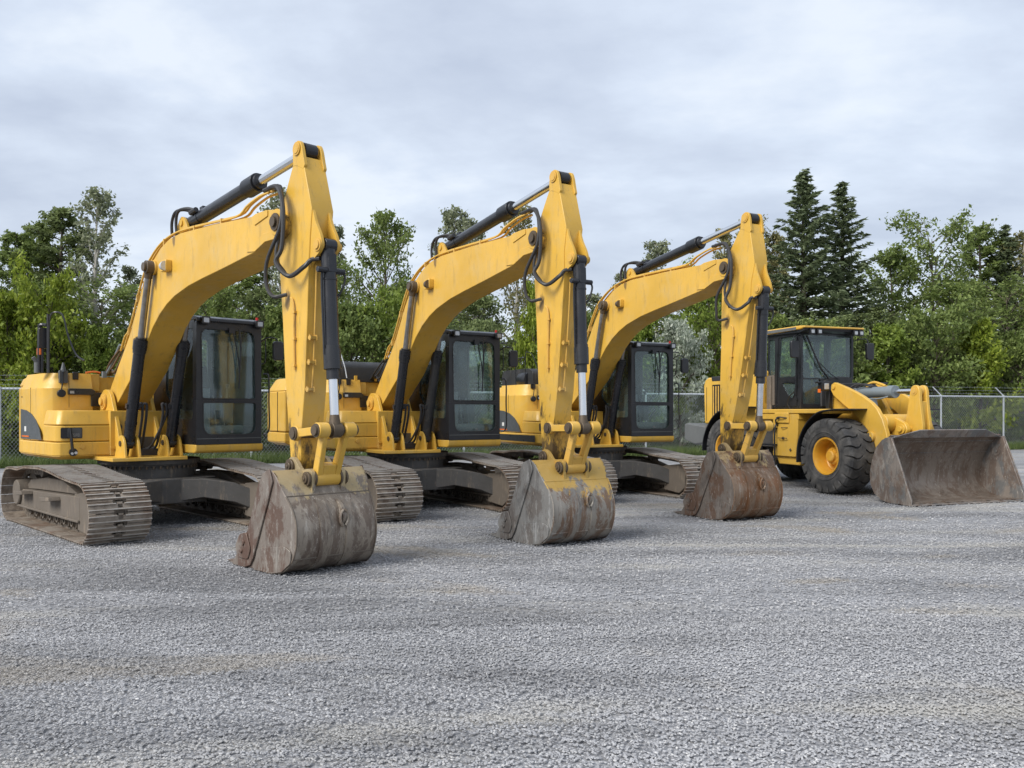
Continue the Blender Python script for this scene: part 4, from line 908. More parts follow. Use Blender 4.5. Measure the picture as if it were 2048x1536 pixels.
    b = MB(); b.cyl((1.14, 0, 0), (1.36, 0, 0), .097, n=26); b.cyl((1.36, 0, 0), (1.47, 0, 0), .072, n=26); b.cyl((1.10, 0, 0), (1.14, 0, 0), .090, n=26); b.hose([(.28, .15, .05), (.36, .17, .05), (.5, .12, .04), (.58, .06, .02)], .014, 6); b.hose([(.30, -.10, .05), (.4, -.11, .02), (1.2, -.1, 0)], .012, 6)
    build('cylinder_collar', b, M['black'], cy, X=T, bevel=.004)
    b = MB(); b.cyl((1.4, 0, 0), (Ld-.16, 0, 0), .052, n=22); build('cylinder_rod', b, M['chrome'], cy, X=T)
    b = MB(); b.cyl((Ld-.17, 0, 0), (Ld-.05, 0, 0), .052, .065, n=16); b.cyl((Ld, -.06, 0), (Ld, .06, 0), .085, n=20); build('rod_eye', b, M['pin'], cy, X=T, bevel=.005)
    # guide links (yellow bars) and power link
    T = aim(Lk, PP, YB); dl = math.dist(Lk, PP); b = MB()
    for s in (-1, 1): b.box(0, dl, *(sorted((s*.18, s*.215))), -.045, .045); b.cyl((0, s*.175, 0), (0, s*.225, 0), .085, n=18)
    for s in (-1, 1): b.cyl((dl, s*.10, 0), (dl, s*.235, 0), .085, n=20)
    gl_ = build('guide_link', b, M['yellow'], root, X=T, bevel=.006)
    b = MB(); b.cyl((0, -.26, 0), (0, .26, 0), .055, n=16); b.cyl((dl, -.27, 0), (dl, .27, 0), .055, n=16)
    for x in (0, dl):
        for s in (-1, 1): b.cyl((x, s*.225, 0), (x, s*.245, 0), .075, n=18)
    build('link_pin', b, M['pin'], gl_, X=T)
    T = aim(PP, K, YB); dl = math.dist(PP, K); b = MB()
    for s in (-1, 1):
        A = [Vector((.04, s*.105, -.05)), Vector((.04, s*.165, -.05)), Vector((.04, s*.165, .05)), Vector((.04, s*.105, .05))]
        Bq = [Vector((dl-.02, s*.075, -.055)), Vector((dl-.02, s*.145, -.055)), Vector((dl-.02, s*.145, .055)), Vector((dl-.02, s*.075, .055))]
        b.loft(A, Bq); b.cyl((0, s*.095, 0), (0, s*.175, 0), .078, n=18)
    b.box(dl-.17, dl-.03, -.08, .08, -.05, .05); b.cyl((dl, -.15, 0), (dl, .15, 0), .082, n=20)
    build('power_link', b, M['yellow_link'] if i else M['yellow'], root, X=T, bevel=.006)
    # ---- bucket
    bucket(root, i, XB)
    return root

def taper(b):     # the back of the bucket is narrower than its mouth
    out = []
    for x, y, z in b.v:
        t_ = max(0, min(1, (x-5.25)/.6)); f = max(0, min(1, (1.10-z)/.25)); x2 = x-(.13*t_)*f if x > 5.25 else x
        out.append((x2, YB+(y-YB)*(1-.13*t_*max(f, .5)), z))
    b.v = out; return b
def bbuild(name, mb, m, parent=None, X=None, **k): return build(name, taper(mb) if mb else None, m, parent, X, **k)
def bucket(root, i, X):
    W0, W1 = YB-.575, YB+.575
    back = [(5.36, 1.10), (5.46, 1.03), (5.56, .93), (5.70, .80), (5.81, .68), (5.875, .52), (5.865, .30), (5.77, .14), (5.60, .035), (5.40, .003), (5.25, .0)]
    bk = catmull([Vector((a, b, 0)) for a, b in back], 4); th = .028; n = len(bk)
    nm = []
    for k in range(n):
        tg = (bk[min(k+1, n-1)]-bk[max(k-1, 0)]).normalized(); nm.append(Vector((tg.y, -tg.x, 0)))
    # shell of slightly narrower width at the lower end
    b = MB(); o = 0
    vs = []
    for k in range(n):
        f = k/(n-1); ww = .01*f
        for (y, off) in ((W0+ww, 0), (W1-ww, 0), (W1-ww, th), (W0+ww, th)):
            q = bk[k]+nm[k]*off; vs.append((q.x, y, q.y))
    fs = []
    for k in range(n-1):
        a = 4*k; c = a+4
        fs += [(a, a+1, c+1, c), (a+1, a+2, c+2, c+1), (a+2, a+3, c+3, c+2), (a+3, a, c, c+3)]
    fs += [(0, 3, 2, 1), (4*n-4, 4*n-3, 4*n-2, 4*n-1)]
    b.add(vs, fs)
    sh = bbuild('bucket_shell', b, M[f'bucket{i}'], root, X=X, bevel=0, smooth=R(40))
    # floor and cutting lip
    b = MB(); b.prism([(5.27, .0), (5.27, .03), (4.90, .035), (4.55, .03), (4.36, .006), (4.55, .0)], W0, W1); bbuild('cutting_lip', b, M[f'bside{i}'], sh, X=X, bevel=.004)
    for y in np.linspace(W0+.08, W1-.08, 5):
        b = MB(); b.prism([(4.60, .045), (4.42, .045), (4.22, .006), (4.42, -.002), (4.60, -.002)], -.045, .045); build('tooth', b, M[f'bside{i}'], sh, X=X @ Matrix.Translation((0, float(y), 0)), bevel=.006, key=f'tooth{i}')
    # side plates
    side = [(5.345, 1.10), (5.22, 1.05), (5.13, .93), (5.01, .66), (4.88, .40), (4.78, .14), (4.74, .01), (5.25, .0)]
    sp_ = [(p.x, p.y) for p in bk][::-1]
    poly = side[:-1]+[(5.25, .0)]+[(p.x, p.y) for p in bk[::-1]][1:-1]
    for s, y in ((-1, W0), (1, W1-.022)):
        b = MB(); b.prism(poly, y-.006 if s < 0 else y, y+.022 if s < 0 else y+.028); p_ = bbuild('side_plate', b, M[f'bside{i}'], sh, X=X, bevel=.005)
    for s, y in ((-1, W0-.03), (1, W1+.005)):
        b = MB(); b.prism([(5.345, 1.115), (5.21, 1.065), (5.11, .93), (4.99, .66), (4.87, .42), (4.74, .30), (4.60, .12), (4.50, .0), (4.80, .0), (4.93, .04), (5.0, .14), (5.30, .72), (5.42, .985)], y, y+.022); bbuild('side_cutter', b, M[f'bside{i}'], sh, X=X, bevel=.005)
        b = MB(); b.prism(rp([(4.86, .40), (4.70, .36), (4.60, .22), (4.66, .10), (4.90, .10), (4.96, .22)], .04), y-.014 if s < 0 else y+.022, y if s < 0 else y+.036)
        b.cyl((4.80, y-.03 if s < 0 else y+.036, .28), (4.80, y if s < 0 else y+.05, .28), .035, n=12); b.cyl((4.76, y-.03 if s < 0 else y+.036, .18), (4.76, y if s < 0 else y+.05, .18), .025, n=12)
        bbuild('cutter_guard', b, M[f'bside{i}'], sh, X=X, bevel=.005)
        b = MB(); b.prism(rp([(5.0, .0), (5.08, .24), (5.66, .31), (5.80, .26), (5.78, .14), (5.60, .035), (5.40, .003)], [.01, .03, .05, .05, .03, .01, .01]), y+.0065 if s < 0 else y+.001, y+.0195 if s < 0 else y+.0155); bbuild('wear_plate', b, M[f'bside{i}'], sh, X=X, bevel=.004)
    # weld seams
    b = MB()
    for k in (n*27//40, ):
        q = bk[k]-nm[k]*.002; b.cyl((q.x, W0, q.y), (q.x, W1, q.y), .008, n=6)
    q = bk[n*11//40]; b.cyl((q.x, W0, q.y), (q.x, W1, q.y), .008, n=6)
    for y in (W0+.0, W1-.0): b.tube([(p.x+.001, y, p.y) for p in bk[n*11//40:]], .010, 6)
    bbuild('weld_seam', b, M['frame'] if i == 0 else M[f'bucket{i}'], sh, X=X)
    # wear strips wrapped round the back
    for y in (YB-.18, YB+.02+.17):
        b = MB(); ks = range(n*14//40, n*36//40); ring_ = []
        A = []
        for k in ks:
            q = bk[k]-nm[k]*.012
            A += [(q.x, y-.07, q.y), (q.x, y+.07, q.y)]
        F_ = [(2*k, 2*k+1, 2*k+3, 2*k+2) for k in range(len(ks)-1)]
        Bv = [(bk[k].x+nm[k].x*.004, yy_, bk[k].y+nm[k].y*.004) for k in ks for yy_ in (y-.07, y+.07)]
        m0 = len(A); F_ += [(m0+a, m0+c, m0+d, m0+e) for a, e, d, c in [(2*k, 2*k+1, 2*k+3, 2*k+2) for k in range(len(ks)-1)]]
        F_ += [(2*k, 2*k+2, m0+2*k+2, m0+2*k) for k in range(len(ks)-1)]+[(2*k+1, m0+2*k+1, m0+2*k+3, 2*k+3) for k in range(len(ks)-1)]+[(0, m0, m0+1, 1), (m0-2, m0-1, 2*m0-1, 2*m0-2)]
        b.add(A+Bv, F_); bbuild('wear_strip', b, M[f'bucket{i}'], sh, X=X)
    # lifting eye
    b = MB(); b.prism(rp([(5.72, .78), (5.86, .72), (5.93, .60), (5.88, .50), (5.84, .50)], [.01, .04, .05, .03, .01]), YB+.05, YB+.10)
    b.tube([Vector((5.90, YB+.075+.055*math.cos(a), .58+.085*math.sin(a))) for a in np.linspace(0, 6.283, 15)], .02, 6)
    bbuild('lifting_eye', b, M[f'bucket{i}'], sh, X=X, bevel=.004)
    # ears with pin bosses
    for s in (-1, 1):
        y0, y1 = sorted((YB+s*.175, YB+s*.222))
        b = MB(); b.prism(rp([(5.06, 1.09), (5.08, 1.20), (5.16, 1.235), (5.25, 1.19), (5.33, 1.10), (5.42, 1.085), (5.48, 1.115), (5.57, 1.09), (5.60, 1.0), (5.63, .90), (5.67, .77), (5.52, .90), (5.38, 1.0), (5.15, .98)], [.04, .05, .05, .05, .04, .03, .04, .04, .04, .03, .01, .03, .03, .05]), y0, y1)
        er = bbuild('bucket_ear', b, M[f'bucket{i}'], sh, X=X, bevel=.005)
        b = MB()
        for q, r_ in ((BPIN, .085), (KPIN, .08)):
            b.cyl((q[0], YB+s*.222, q[1]), (q[0], YB+s*.25, q[1]), r_, n=20); b.cyl((q[0], YB+s*.25, q[1]), (q[0], YB+s*.27, q[1]), r_*.62, n=16); b.cyl((q[0], YB+s*.27, q[1]), (q[0], YB+s*.28, q[1]), r_*.25, n=8)
        build('pin_boss', b, M['pin'], er, X=X, bevel=.003)
    b = MB()
    for q in (BPIN, KPIN): b.cyl((q[0], YB-.225, q[1]), (q[0], YB+.225, q[1]), .05, n=14); 
    for s in (-1, 1): b.cyl((KPIN[0], YB+s*.15, KPIN[1]), (KPIN[0], YB+s*.175, KPIN[1]), .09, n=18)
    build('bucket_pin', b, M['pin'], sh, X=X)

EX = [((-5.746, 13.403), .771, 0., 5.14, 0, 'nearest and leftmost yellow excavator with grey brown bucket and tall black mirror frame'),
      ((-1.944, 15.751), .580, .04, 4.97, 1, 'middle yellow excavator whose bucket keeps yellow paint along its top'),
      ((1.741, 18.320), .464, .04, 4.70, 2, 'farthest yellow excavator beside the wheel loader with rust brown bucket')]
for i, (loc, th, dA, Bx, rl, lab) in enumerate(EX): excavator(i, loc, th, lab, dA, Bx, rl)

# ------------------------------------------------------------------ wheel loader
def tyre_mb():
    b = MB(); prof = [(.375, -.24), (.40, -.30), (.46, -.335), (.56, -.35), (.64, -.345), (.70, -.32), (.745, -.28), (.765, -.15), (.767, 0), (.765, .15), (.745, .28), (.70, .32), (.64, .345), (.56, .35), (.46, .335), (.40, .30), (.375, .24)]
    b.lathe(prof, (0, 0, 0), (0, 1, 0), 64)
    b.lathe([(.425, -.326), (.43, -.336), (.44, -.334)], (0, 0, 0), (0, 1, 0), 48); b.lathe([(.50, -.347), (.51, -.356), (.52, -.349)], (0, 0, 0), (0, 1, 0), 48)
    return b
def tread_mb():
    b = MB(); n = 22; st = 2*math.pi/n
    for k in range(n):
        for s in (-1, 1):
            a0 = k*st+(st/2 if s > 0 else 0)
            # stations across the width: (y, angle shift, half width, outer radius, base radius)
            S = [(-.045, .075, .095, .798, .755), (.04, .05, .118, .802, .755), (.12, -.03, .122, .803, .755), (.20, -.045, .122, .802, .75), (.28, .0, .125, .795, .73), (.335, .02, .122, .765, .68), (.356, .02, .10, .68, .61)]
            rings = []
            for y, sh, hw, ro, rb in S:
                r_ = []
                for aa, rr in ((-hw, rb), (-hw*.93, ro), (hw*.93, ro), (hw, rb)):
                    a = a0+sh+aa; r_.append(Vector((math.cos(a)*rr, s*y, math.sin(a)*rr)))
                rings.append(r_)
            o = len(b.v)
            for r_ in rings: b.v += [tuple(v) for v in r_]
            for i in range(len(rings)-1):
                for j in range(4): b.f.append((o+4*i+j, o+4*i+(j+1) % 4, o+4*i+4+(j+1) % 4, o+4*i+4+j))
            b.f.append((o, o+1, o+2, o+3)); m = o+4*(len(rings)-1); b.f.append((m+3, m+2, m+1, m))
    return b
def rim_mb():
    b = MB()   # outer side at -y
    b.lathe([(.375, .22), (.385, -.26), (.385, -.285), (.40, -.30), (.395, -.315), (.365, -.31), (.345, -.27), (.335, -.20), (.33, -.02), (.31, .0), (.20, .01), (.19, -.10), (.175, -.135), (.13, -.145), (.12, -.20), (.10, -.215), (0, -.215)], (0, 0, 0), (0, 1, 0), 48)
    for k in range(12):
        a = 2*math.pi*k/12; b.cyl((.26*math.cos(a), -.02, .26*math.sin(a)), (.26*math.cos(a), .02, .26*math.sin(a)), .018, n=6)
    for k in range(8):
        a = 2*math.pi*k/8; b.cyl((.15*math.cos(a), -.155, .15*math.sin(a)), (.15*math.cos(a), -.13, .15*math.sin(a)), .012, n=6)
    return b
def wheel(root, x, s):
    X = Matrix.Translation((x, .99*s+(.07 if s > 0 else 0), .80)) @ (Matrix.Identity(4) if s < 0 else Matrix.Rotation(math.pi, 4, 'Z')) @ Matrix.Rotation(.13*(x+1)+(.05 if s > 0 else 0), 4, 'Y')
    r = build('wheel_rim', rim_mb() if 'rim' not in CACHE else None, M['yellow_wheel'], root, X=X, key='rim', smooth=R(30))
    build('tyre', tyre_mb() if 'tyre' not in CACHE else None, M['rubber'], r, X=X, key='tyre')
    build('tyre_tread', tread_mb() if 'tread' not in CACHE else None, M['rubber'], r, X=X, key='tread', smooth=R(20), keep=True)

def loader():
    root = thing('wheel_loader', 'yellow wheel loader with black framed cab and wide dark steel bucket resting on the gravel', 'wheel loader', (7.857, 18.322, 0), .349-math.pi/2)
    for x in (0, -3.7):
        for s in (-1, 1): wheel(root, x, s)
    # frames
    b = MB(); b.box(-1.2, .75, -.55, .55, .55, 1.25); b.cyl((0, -.7, .8), (0, .7, .8), .22, n=18); b.box(-1.9, -1.2, -.3, .3, .5, 1.2)
    b.prism([(-.75, 1.2), (-.72, 2.30), (-.50, 2.34), (-.2, 2.05), (.1, 1.6), (.35, 1.2)], -.50, -.38); b.prism([(-.75, 1.2), (-.72, 2.30), (-.50, 2.34), (-.2, 2.05), (.1, 1.6), (.35, 1.2)], .38, .50); b.box(-.7, .1, -.38, .38, 1.2, 1.5)
    build('front_frame', b, M['yellow'], root, bevel=.015)
    b = MB(); b.box(-5.0, -1.7, -.60, .60, .60, 1.42); b.cyl((-3.7, -.7, .8), (-3.7, .7, .8), .22, n=18); b.box(-2.9, -2.2, -.9, .9, .9, 1.5)
    build('rear_frame', b, M['carbody'], root, bevel=.015)
    # hood
    b = MB(); hp = [(-5.12, 1.42), (-5.17, 2.45), (-5.10, 2.60), (-4.95, 2.655), (-3.4, 2.66), (-2.66, 2.66), (-2.66, 1.80), (-2.8, 1.42)]
    b.prism(hp, -.97, .97); h = build('engine_hood', b, M['yellow'], root, bevel=.035)
    b = MB(); b.prism([(-4.75, 2.55), (-4.78, 2.672), (-3.0, 2.68), (-3.0, 2.55)], -.985, .985); build('hood_top', b, M['black_dusty'], h, bevel=.015)
    b = MB()
    for k in range(11): x = -4.70+k*.115; b.box(x, x+.045, -.985, -.965, 1.62, 2.42)
    build('grille_slat', b, M['yellow_link'], h, bevel=.004)
    b = MB(); b.box(-4.74, -3.42, -.975, -.968, 1.58, 2.46); b.box(-5.02, -5.005, -.976, -.968, 1.5, 2.4); build('grille_recess', b, M['black'], h)
    b = MB(); b.cyl((-3.3, -.45, 2.6), (-3.3, -.45, 3.25), .07, n=16); b.cyl((-3.0, -.72, 2.5), (-3.0, -.72, 2.95), .10, n=16); build('exhaust_pipe', b, M['black'], h)
    b = MB(); b.box(-2.9, -2.66, -.9, -.5, 1.9, 2.74); build('air_duct', b, M['yellow'], h, bevel=.04)
    b = MB(); b.prism([(-5.74, .98), (-5.74, 1.40), (-5.60, 1.435), (-4.72, 1.36), (-4.70, .92), (-5.2, .86)], -1.22, 1.22); cw_ = build('counterweight', b, M['grey'], root, bevel=.03)
    b = MB(); b.cyl((-5.76, -.95, 1.25), (-5.74, -.95, 1.25), .03, n=8); b.cyl((-5.76, -.95, 1.08), (-5.74, -.95, 1.08), .02, n=8); build('reflector', b, M['orange'], cw_)
    # fenders
    def fender(pts, y0, y1, nm='fender'):
        P = catmull([Vector((a, 0, c)) for a, c in pts], 5); b = MB(); vs = []
        for k, p in enumerate(P):
            tg = (P[min(k+1, len(P)-1)]-P[max(k-1, 0)]).normalized(); nn_ = Vector((-tg.z, 0, tg.x))*.03
            for q, y in ((p, y0), (p, y1), (p+nn_, y1), (p+nn_, y0)): vs.append((q.x, y, q.z))
        fs = []
        for k in range(len(P)-1):
            a = 4*k; c = a+4; fs += [(a, a+1, c+1, c), (a+1, a+2, c+2, c+1), (a+2, a+3, c+3, c+2), (a+3, a, c, c+3)]
        fs += [(0, 3, 2, 1), (len(vs)-4, len(vs)-3, len(vs)-2, len(vs)-1)]; b.add(vs, fs); build(nm, b, M['black'], root, bevel=.006)
    for s in (-1, 1):
        ya, yb_ = sorted((s*.62, s*1.32))
        fender([(-.90, .62), (-.88, .95), (-.78, 1.22), (-.58, 1.48), (-.25, 1.70), (.15, 1.765), (.50, 1.775)], ya, yb_)
        fender([(-4.68, .72), (-4.62, 1.05), (-4.42, 1.38), (-4.15, 1.63), (-3.8, 1.77), (-3.2, 1.84), (-2.75, 1.84)], ya, yb_)
    # side boxes, platform, ladder
    b = MB(); b.box(-2.55, .02, -1.22, -.62, 1.70, 1.80); b.box(-2.55, .02, .62, 1.22, 1.70, 1.80); b.box(-2.5, -1.0, -1.20, -.6, 1.56, 1.70)
    b.prism([(-1.90, .72), (-1.90, 1.58), (-1.02, 1.58), (-1.02, 1.30), (-1.10, .72)], -1.20, -.55); b.prism([(-1.75, .54), (-1.84, .72), (-1.02, .72), (-1.02, .54)], -1.14, -.5)
    b.box(-1.80, -1.30, -1.235, -1.20, 1.48, 1.72); b.prism([(-1.9, .72), (-1.9, 1.58), (-1.02, 1.58), (-1.10, .72)], .55, 1.20)
    pf = build('side_platform', b, M['yellow'], root, bevel=.015)
    b = MB(); b.cyl((-1.5, -1.2, 1.14), (-1.5, -1.24, 1.14), .03, n=10); b.hose([(-1.66, -1.24, 1.14), (-1.5, -1.26, 1.14), (-1.34, -1.24, 1.14)], .010, 6); b.hose([(-1.58, -1.21, 1.38), (-1.5, -1.245, 1.38), (-1.36, -1.21, 1.38)], .008, 6)
    b.hose([(-1.72, -1.24, 1.60), (-1.55, -1.30, 1.62), (-1.35, -1.24, 1.60)], .015, 6); b.cyl((-1.25, -1.21, .88), (-1.25, -1.225, .88), .035, n=4)
    build('latch_handle', b, M['pin'], pf)
    b = MB()
    for x in (-2.20, -1.72):
        b.hose([(x, -1.14, 1.50), (x, -1.26, 1.42), (x, -1.29, 1.1), (x, -1.27, .5)], .022, 7)
    b.hose([(-1.72, -1.2, 1.42), (-1.66, -1.3, 1.55), (-1.60, -1.24, 1.62)], .02, 7)
    for z in (1.36, .98, .64): b.box(-2.20, -1.72, -1.31, -1.20, z-.018, z+.018)
    build('ladder', b, M['black'], root, bevel=.004)
    # cab
    cx0, cx1, y0, y1, z0, z1 = -2.68, -1.46, -.75, .75, 1.83, 3.60
    b = MB(); b.box(cx0, cx1-.02, y0+.02, y1-.02, z0-.03, z0+.10); cf = build('cab_floor', b, M['black'], root, bevel=.01)
    b = MB(); out = [(y0, z0), (y1, z0), (y1, z1), (y0, z1)]
    b.ring(rp([(y0, 2.50), (y1, 2.50), (y1, z1), (y0, z1)], .002), rp([(y0+.05, 2.52), (y1-.06, 2.52), (y1-.06, z1-.08), (y0+.05, z1-.08)], .06), cx1-.05, cx1, 'x')
    b.ring(rp([(y0, z0), (-.10, z0), (-.10, 2.499), (y0, 2.499)], .002), rp([(y0+.05, z0+.09), (-.15, z0+.09), (-.20, 2.499-.004), (y0+.05, 2.499-.004)], .05), cx1-.05, cx1, 'x')
    ff = build('cab_front_frame', b, M['black'], root, bevel=.005)
    b = MB(); b.prism(rp([(y0+.04, 2.50), (y1-.05, 2.50), (y1-.05, z1-.07), (y0+.04, z1-.07)], .06), cx1-.03, cx1-.024, 'x'); b.prism(rp([(y0+.04, z0+.08), (-.14, z0+.08), (-.19, 2.498), (y0+.04, 2.498)], .04), cx1-.03, cx1-.024, 'x')
    build('windscreen', b, M['lglass'], root)
    b = MB(); P = [(-.20, 1.85), (-.20, 2.3), (-.12, 2.46), (.05, 2.54), (.35, 2.57), (.72, 2.55), (.74, 1.85)]; b.prism(P, cx1-.35, cx1+.02, 'x'); b.prism([(-.1, 1.85), (-.1, 2.2), (.1, 2.4), (.70, 2.42), (.72, 1.85)], cx1+.02, cx1+.3, 'x')
    build('cab_cowl', b, M['black_dusty'], root, bevel=.02)
    for nm, y in (('door_side', y0), ('left_side', y1-.05)):
        b = MB()
        b.ring(rp([(-2.36, z0), (cx1-.051, z0), (cx1-.051, 2.48), (-2.36, 2.48)], .002), rp([(-2.15, 2.42), (-1.90, 2.10), (-1.74, 2.05), (-1.66, 2.42)], .03), y, y+.05, 'y')
        b.ring(rp([(-2.36, 2.481), (cx1-.051, 2.481), (cx1-.051, z1), (-2.36, z1)], .002), rp([(-2.27, 2.56), (-1.66, 2.56), (-1.66, 3.50), (-2.20, 3.50)], .05), y, y+.05, 'y')
        b.ring(rp([(cx0, z0), (-2.361, z0), (-2.361, z1), (cx0, z1)], .002), rp([(cx0+.05, 2.62), (-2.42, 2.62), (-2.42, 3.48), (cx0+.05, 3.48)], .05), y, y+.05, 'y')
        sd_ = build('cab_'+nm, b, M['black'], root, bevel=.005)
        b = MB(); b.prism(rp([(-2.15, 2.42), (-1.90, 2.10), (-1.74, 2.05), (-1.66, 2.42)], .03), y+.02, y+.026); b.prism(rp([(-2.27, 2.56), (-1.66, 2.56), (-1.66, 3.50), (-2.20, 3.50)], .05), y+.02, y+.026); b.prism(rp([(cx0+.05, 2.62), (-2.42, 2.62), (-2.42, 3.48), (cx0+.05, 3.48)], .05), y+.02, y+.026)
        build('side_window', b, M['lglass'], sd_)
        if y < 0:
            b = MB(); b.ring(rp([(-2.38, z0+.04), (-1.60, z0+.04), (-1.58, z1-.05), (-2.30, z1-.05)], .05), rp([(-2.34, z0+.08), (-1.635, z0+.08), (-1.615, z1-.09), (-2.265, z1-.09)], .05), y-.014, y-.001, 'y')
            b.hose([(-1.82, y-.02, 1.80), (-1.86, y-.07, 1.95), (-1.78, y-.07, 2.1), (-1.64, y-.06, 2.2)], .014, 6); b.hose([(-1.60, y-.03, 2.12), (-1.58, y-.06, 2.5), (-1.6, y-.03, 3.0)], .010, 6)
            for z in (2.0, 2.3, 2.9, 3.4): b.box(-1.60, -1.57, y-.03, y-.001, z, z+.06)
            build('door_frame', b, M['black'], sd_)
    b = MB(); b.ring(rp([(y0+.05, z0), (y1-.05, z0), (y1-.05, z1), (y0+.05, z1)], .002), rp([(y0+.14, 2.4), (y1-.14, 2.4), (y1-.14, 3.48), (y0+.14, 3.48)], .08), cx0, cx0+.05, 'x'); bw = build('cab_rear_wall', b, M['black'], root)
    b = MB(); b.prism(rp([(y0+.14, 2.4), (y1-.14, 2.4), (y1-.14, 3.48), (y0+.14, 3.48)], .08), cx0+.02, cx0+.026, 'x'); b.box(cx0+.03, cx0+.05, -.04, .04, 2.4, 3.5); build('rear_window', b, M['lglass'], bw)
    b = MB(); b.box(cx0-.01, cx0+.26, y0-.01, y0+.0, 1.9, 2.62); b.box(-2.75, -2.5, -.8, -.755, 1.8, 2.6); build('side_panel', b, M['frame'], root, bevel=.006)
    rf = [(-2.72, 3.60), (-2.72, 3.685), (-2.55, 3.715), (-1.40, 3.715), (-1.22, 3.70), (-1.20, 3.665), (-1.34, 3.63)]
    b = MB(); b.prism(rf, -.86, .86); ro = build('cab_roof', b, M['yellow'], root, bevel=.018)
    b = MB(); b.prism([(-2.70, 3.585), (-2.70, 3.60), (-1.34, 3.625), (-1.24, 3.655), (-1.26, 3.60), (-1.40, 3.56)], -.83, .83); build('roof_lining', b, M['black'], ro)
    b = MB(); b.box(-2.6, -1.5, -.868, -.86, 3.625, 3.69); build('roof_side_strip', b, M['grey'], ro)
    for y in (-.63, -.43, .60, .76): lamp(root, (-1.20, y, 3.575), .13, .12, .08)
    # mirrors
    for s in (-1, 1):
        b = MB()
        if s < 0: b.hose([(-1.5, y0, 3.50), (-1.42, -.95, 3.48), (-1.36, -1.04, 3.42), (-1.36, -1.04, 3.3)], .012, 6)
        else: b.hose([(-1.5, y1, 3.40), (-1.42, .95, 3.46), (-1.38, 1.08, 3.44), (-1.36, 1.10, 3.3)], .012, 6)
        ma = build('mirror_arm', b, M['black'], root)
        yc = -1.04 if s < 0 else 1.12
        b = MB(); b.prism(rp([(yc-.10, 2.97), (yc+.10, 2.97), (yc+.11, 3.36), (yc-.11, 3.36)], .05), -1.38, -1.30, 'x'); build('mirror_head', b, M['black'], ma, bevel=.02)
    # wipers, seat, wheel
    b = MB(); b.hose([(cx1+.03, -.62, 3.5), (cx1+.04, -.42, 3.1), (cx1+.04, -.22, 2.75), (cx1+.03, .0, 2.52)], .022, 7); b.hose([(cx1+.05, -.30, 2.9), (cx1+.05, .05, 2.62), (cx1+.05, .30, 2.50)], .010, 6); build('wiper', b, M['black'], root)
    b = MB(); b.box(-2.3, -1.9, -.28, .22, 2.2, 2.36); b.prism(rp([(-2.42, 2.3), (-2.26, 2.3), (-2.34, 2.95), (-2.46, 2.95)], .04), -.26, .2); b.prism(rp([(-2.46, 2.95), (-2.38, 2.95), (-2.4, 3.15), (-2.47, 3.15)], .03), -.15, .09); b.box(-2.25, -1.95, -.15, .1, 1.9, 2.2); build('driver_seat', b, M['seat'], root, bevel=.03)
    b = MB(); b.cyl((-1.60, 0, 2.3), (-1.80, 0, 2.66), .03, n=10)
    c_ = Vector((-1.80, 0, 2.66)); ax_ = Vector((-.5, 0, .87)); q = ax_.to_track_quat('Z', 'Y'); b.tube([c_+q @ Vector((.2*math.cos(a), .2*math.sin(a), 0)) for a in np.linspace(0, 6.283, 21)], .014, 6)
    b.box(-1.9, -1.5, .3, .6, 1.9, 2.5); build('steering_wheel', b, M['interior'], root)
    # headlights
    for s in (-1, 1):
        b = MB(); ya, yb_ = sorted((s*.70, s*.90)); b.box(-.72, -.58, ya, yb_, 2.20, 2.39); b.prism([(-.75, 1.80), (-.66, 1.80), (-.62, 2.22), (-.70, 2.3), (-.76, 2.3)], *(sorted((s*.56, s*.66)))); b.box(-.72, -.62, *(sorted((s*.6, s*.98))), 2.37, 2.41)
        hl = build('headlight', b, M['black'], root, bevel=.008)
        b = MB(); ya, yb_ = sorted((s*.72, s*.84)); b.box(-.58, -.57, ya, yb_, 2.235, 2.365); build('lens', b, M['lens'], hl, bevel=.004)
        b = MB(); ya, yb_ = sorted((s*.91, s*.955)); b.box(-.66, -.60, ya, yb_, 2.16, 2.24); build('indicator', b, M['orange'], hl, bevel=.006)
    # lift arms
    arm = [(-.60, 2.22), (-.585, 2.34), (-.49, 2.385), (-.17, 2.28), (.15, 2.16), (.39, 2.05), (.60, 1.93), (.76, 1.80), (.90, 1.60), (1.0, 1.36), (1.07, 1.12), (1.14, .85), (1.25, .62), (1.35, .42), (1.36, .25), (1.26, .17), (1.10, .30), (.92, .58), (.76, .92), (.60, 1.18), (.48, 1.38), (.26, 1.58), (.03, 1.75), (-.25, 1.92), (-.52, 2.10)]
    for s in (-1, 1):
        ya, yb_ = sorted((s*.55, s*.65)); b = MB(); b.prism(arm, ya, yb_); a_ = build('lift_arm', b, M['yellow'], root, bevel=.01)
        b = MB(); b.cyl((-.50, s*.66, 2.28), (-.50, s*.68, 2.28), .05, n=14); b.cyl((.62, s*.65, 1.22), (.62, s*.72, 1.22), .11, n=18); b.cyl((.62, s*.72, 1.22), (.62, s*.74, 1.22), .05, n=12); build('pin_boss', b, M['yellow'], a_, bevel=.005)
        b = MB(); b.cyl((-.75, s*.47, 1.0), (.2, s*.47, 1.14), .075, n=18); b.cyl((.2, s*.47, 1.14), (.62, s*.47, 1.22), .045, n=14); build('lift_cylinder', b, M['grey'], root)
    b = MB(); b.cyl((.78, -.56, 1.50), (.78, .56, 1.50), .19, n=28)
    for s in (-1, 1):
        b.prism(rp([(.66, 1.70), (.92, 1.62), (1.20, 1.50), (1.26, 1.36), (1.18, 1.26), (.95, 1.24), (.70, 1.32)], .05), *(sorted((s*.24, s*.34))))
    ct = build('cross_tube', b, M['yellow'], root, bevel=.012)
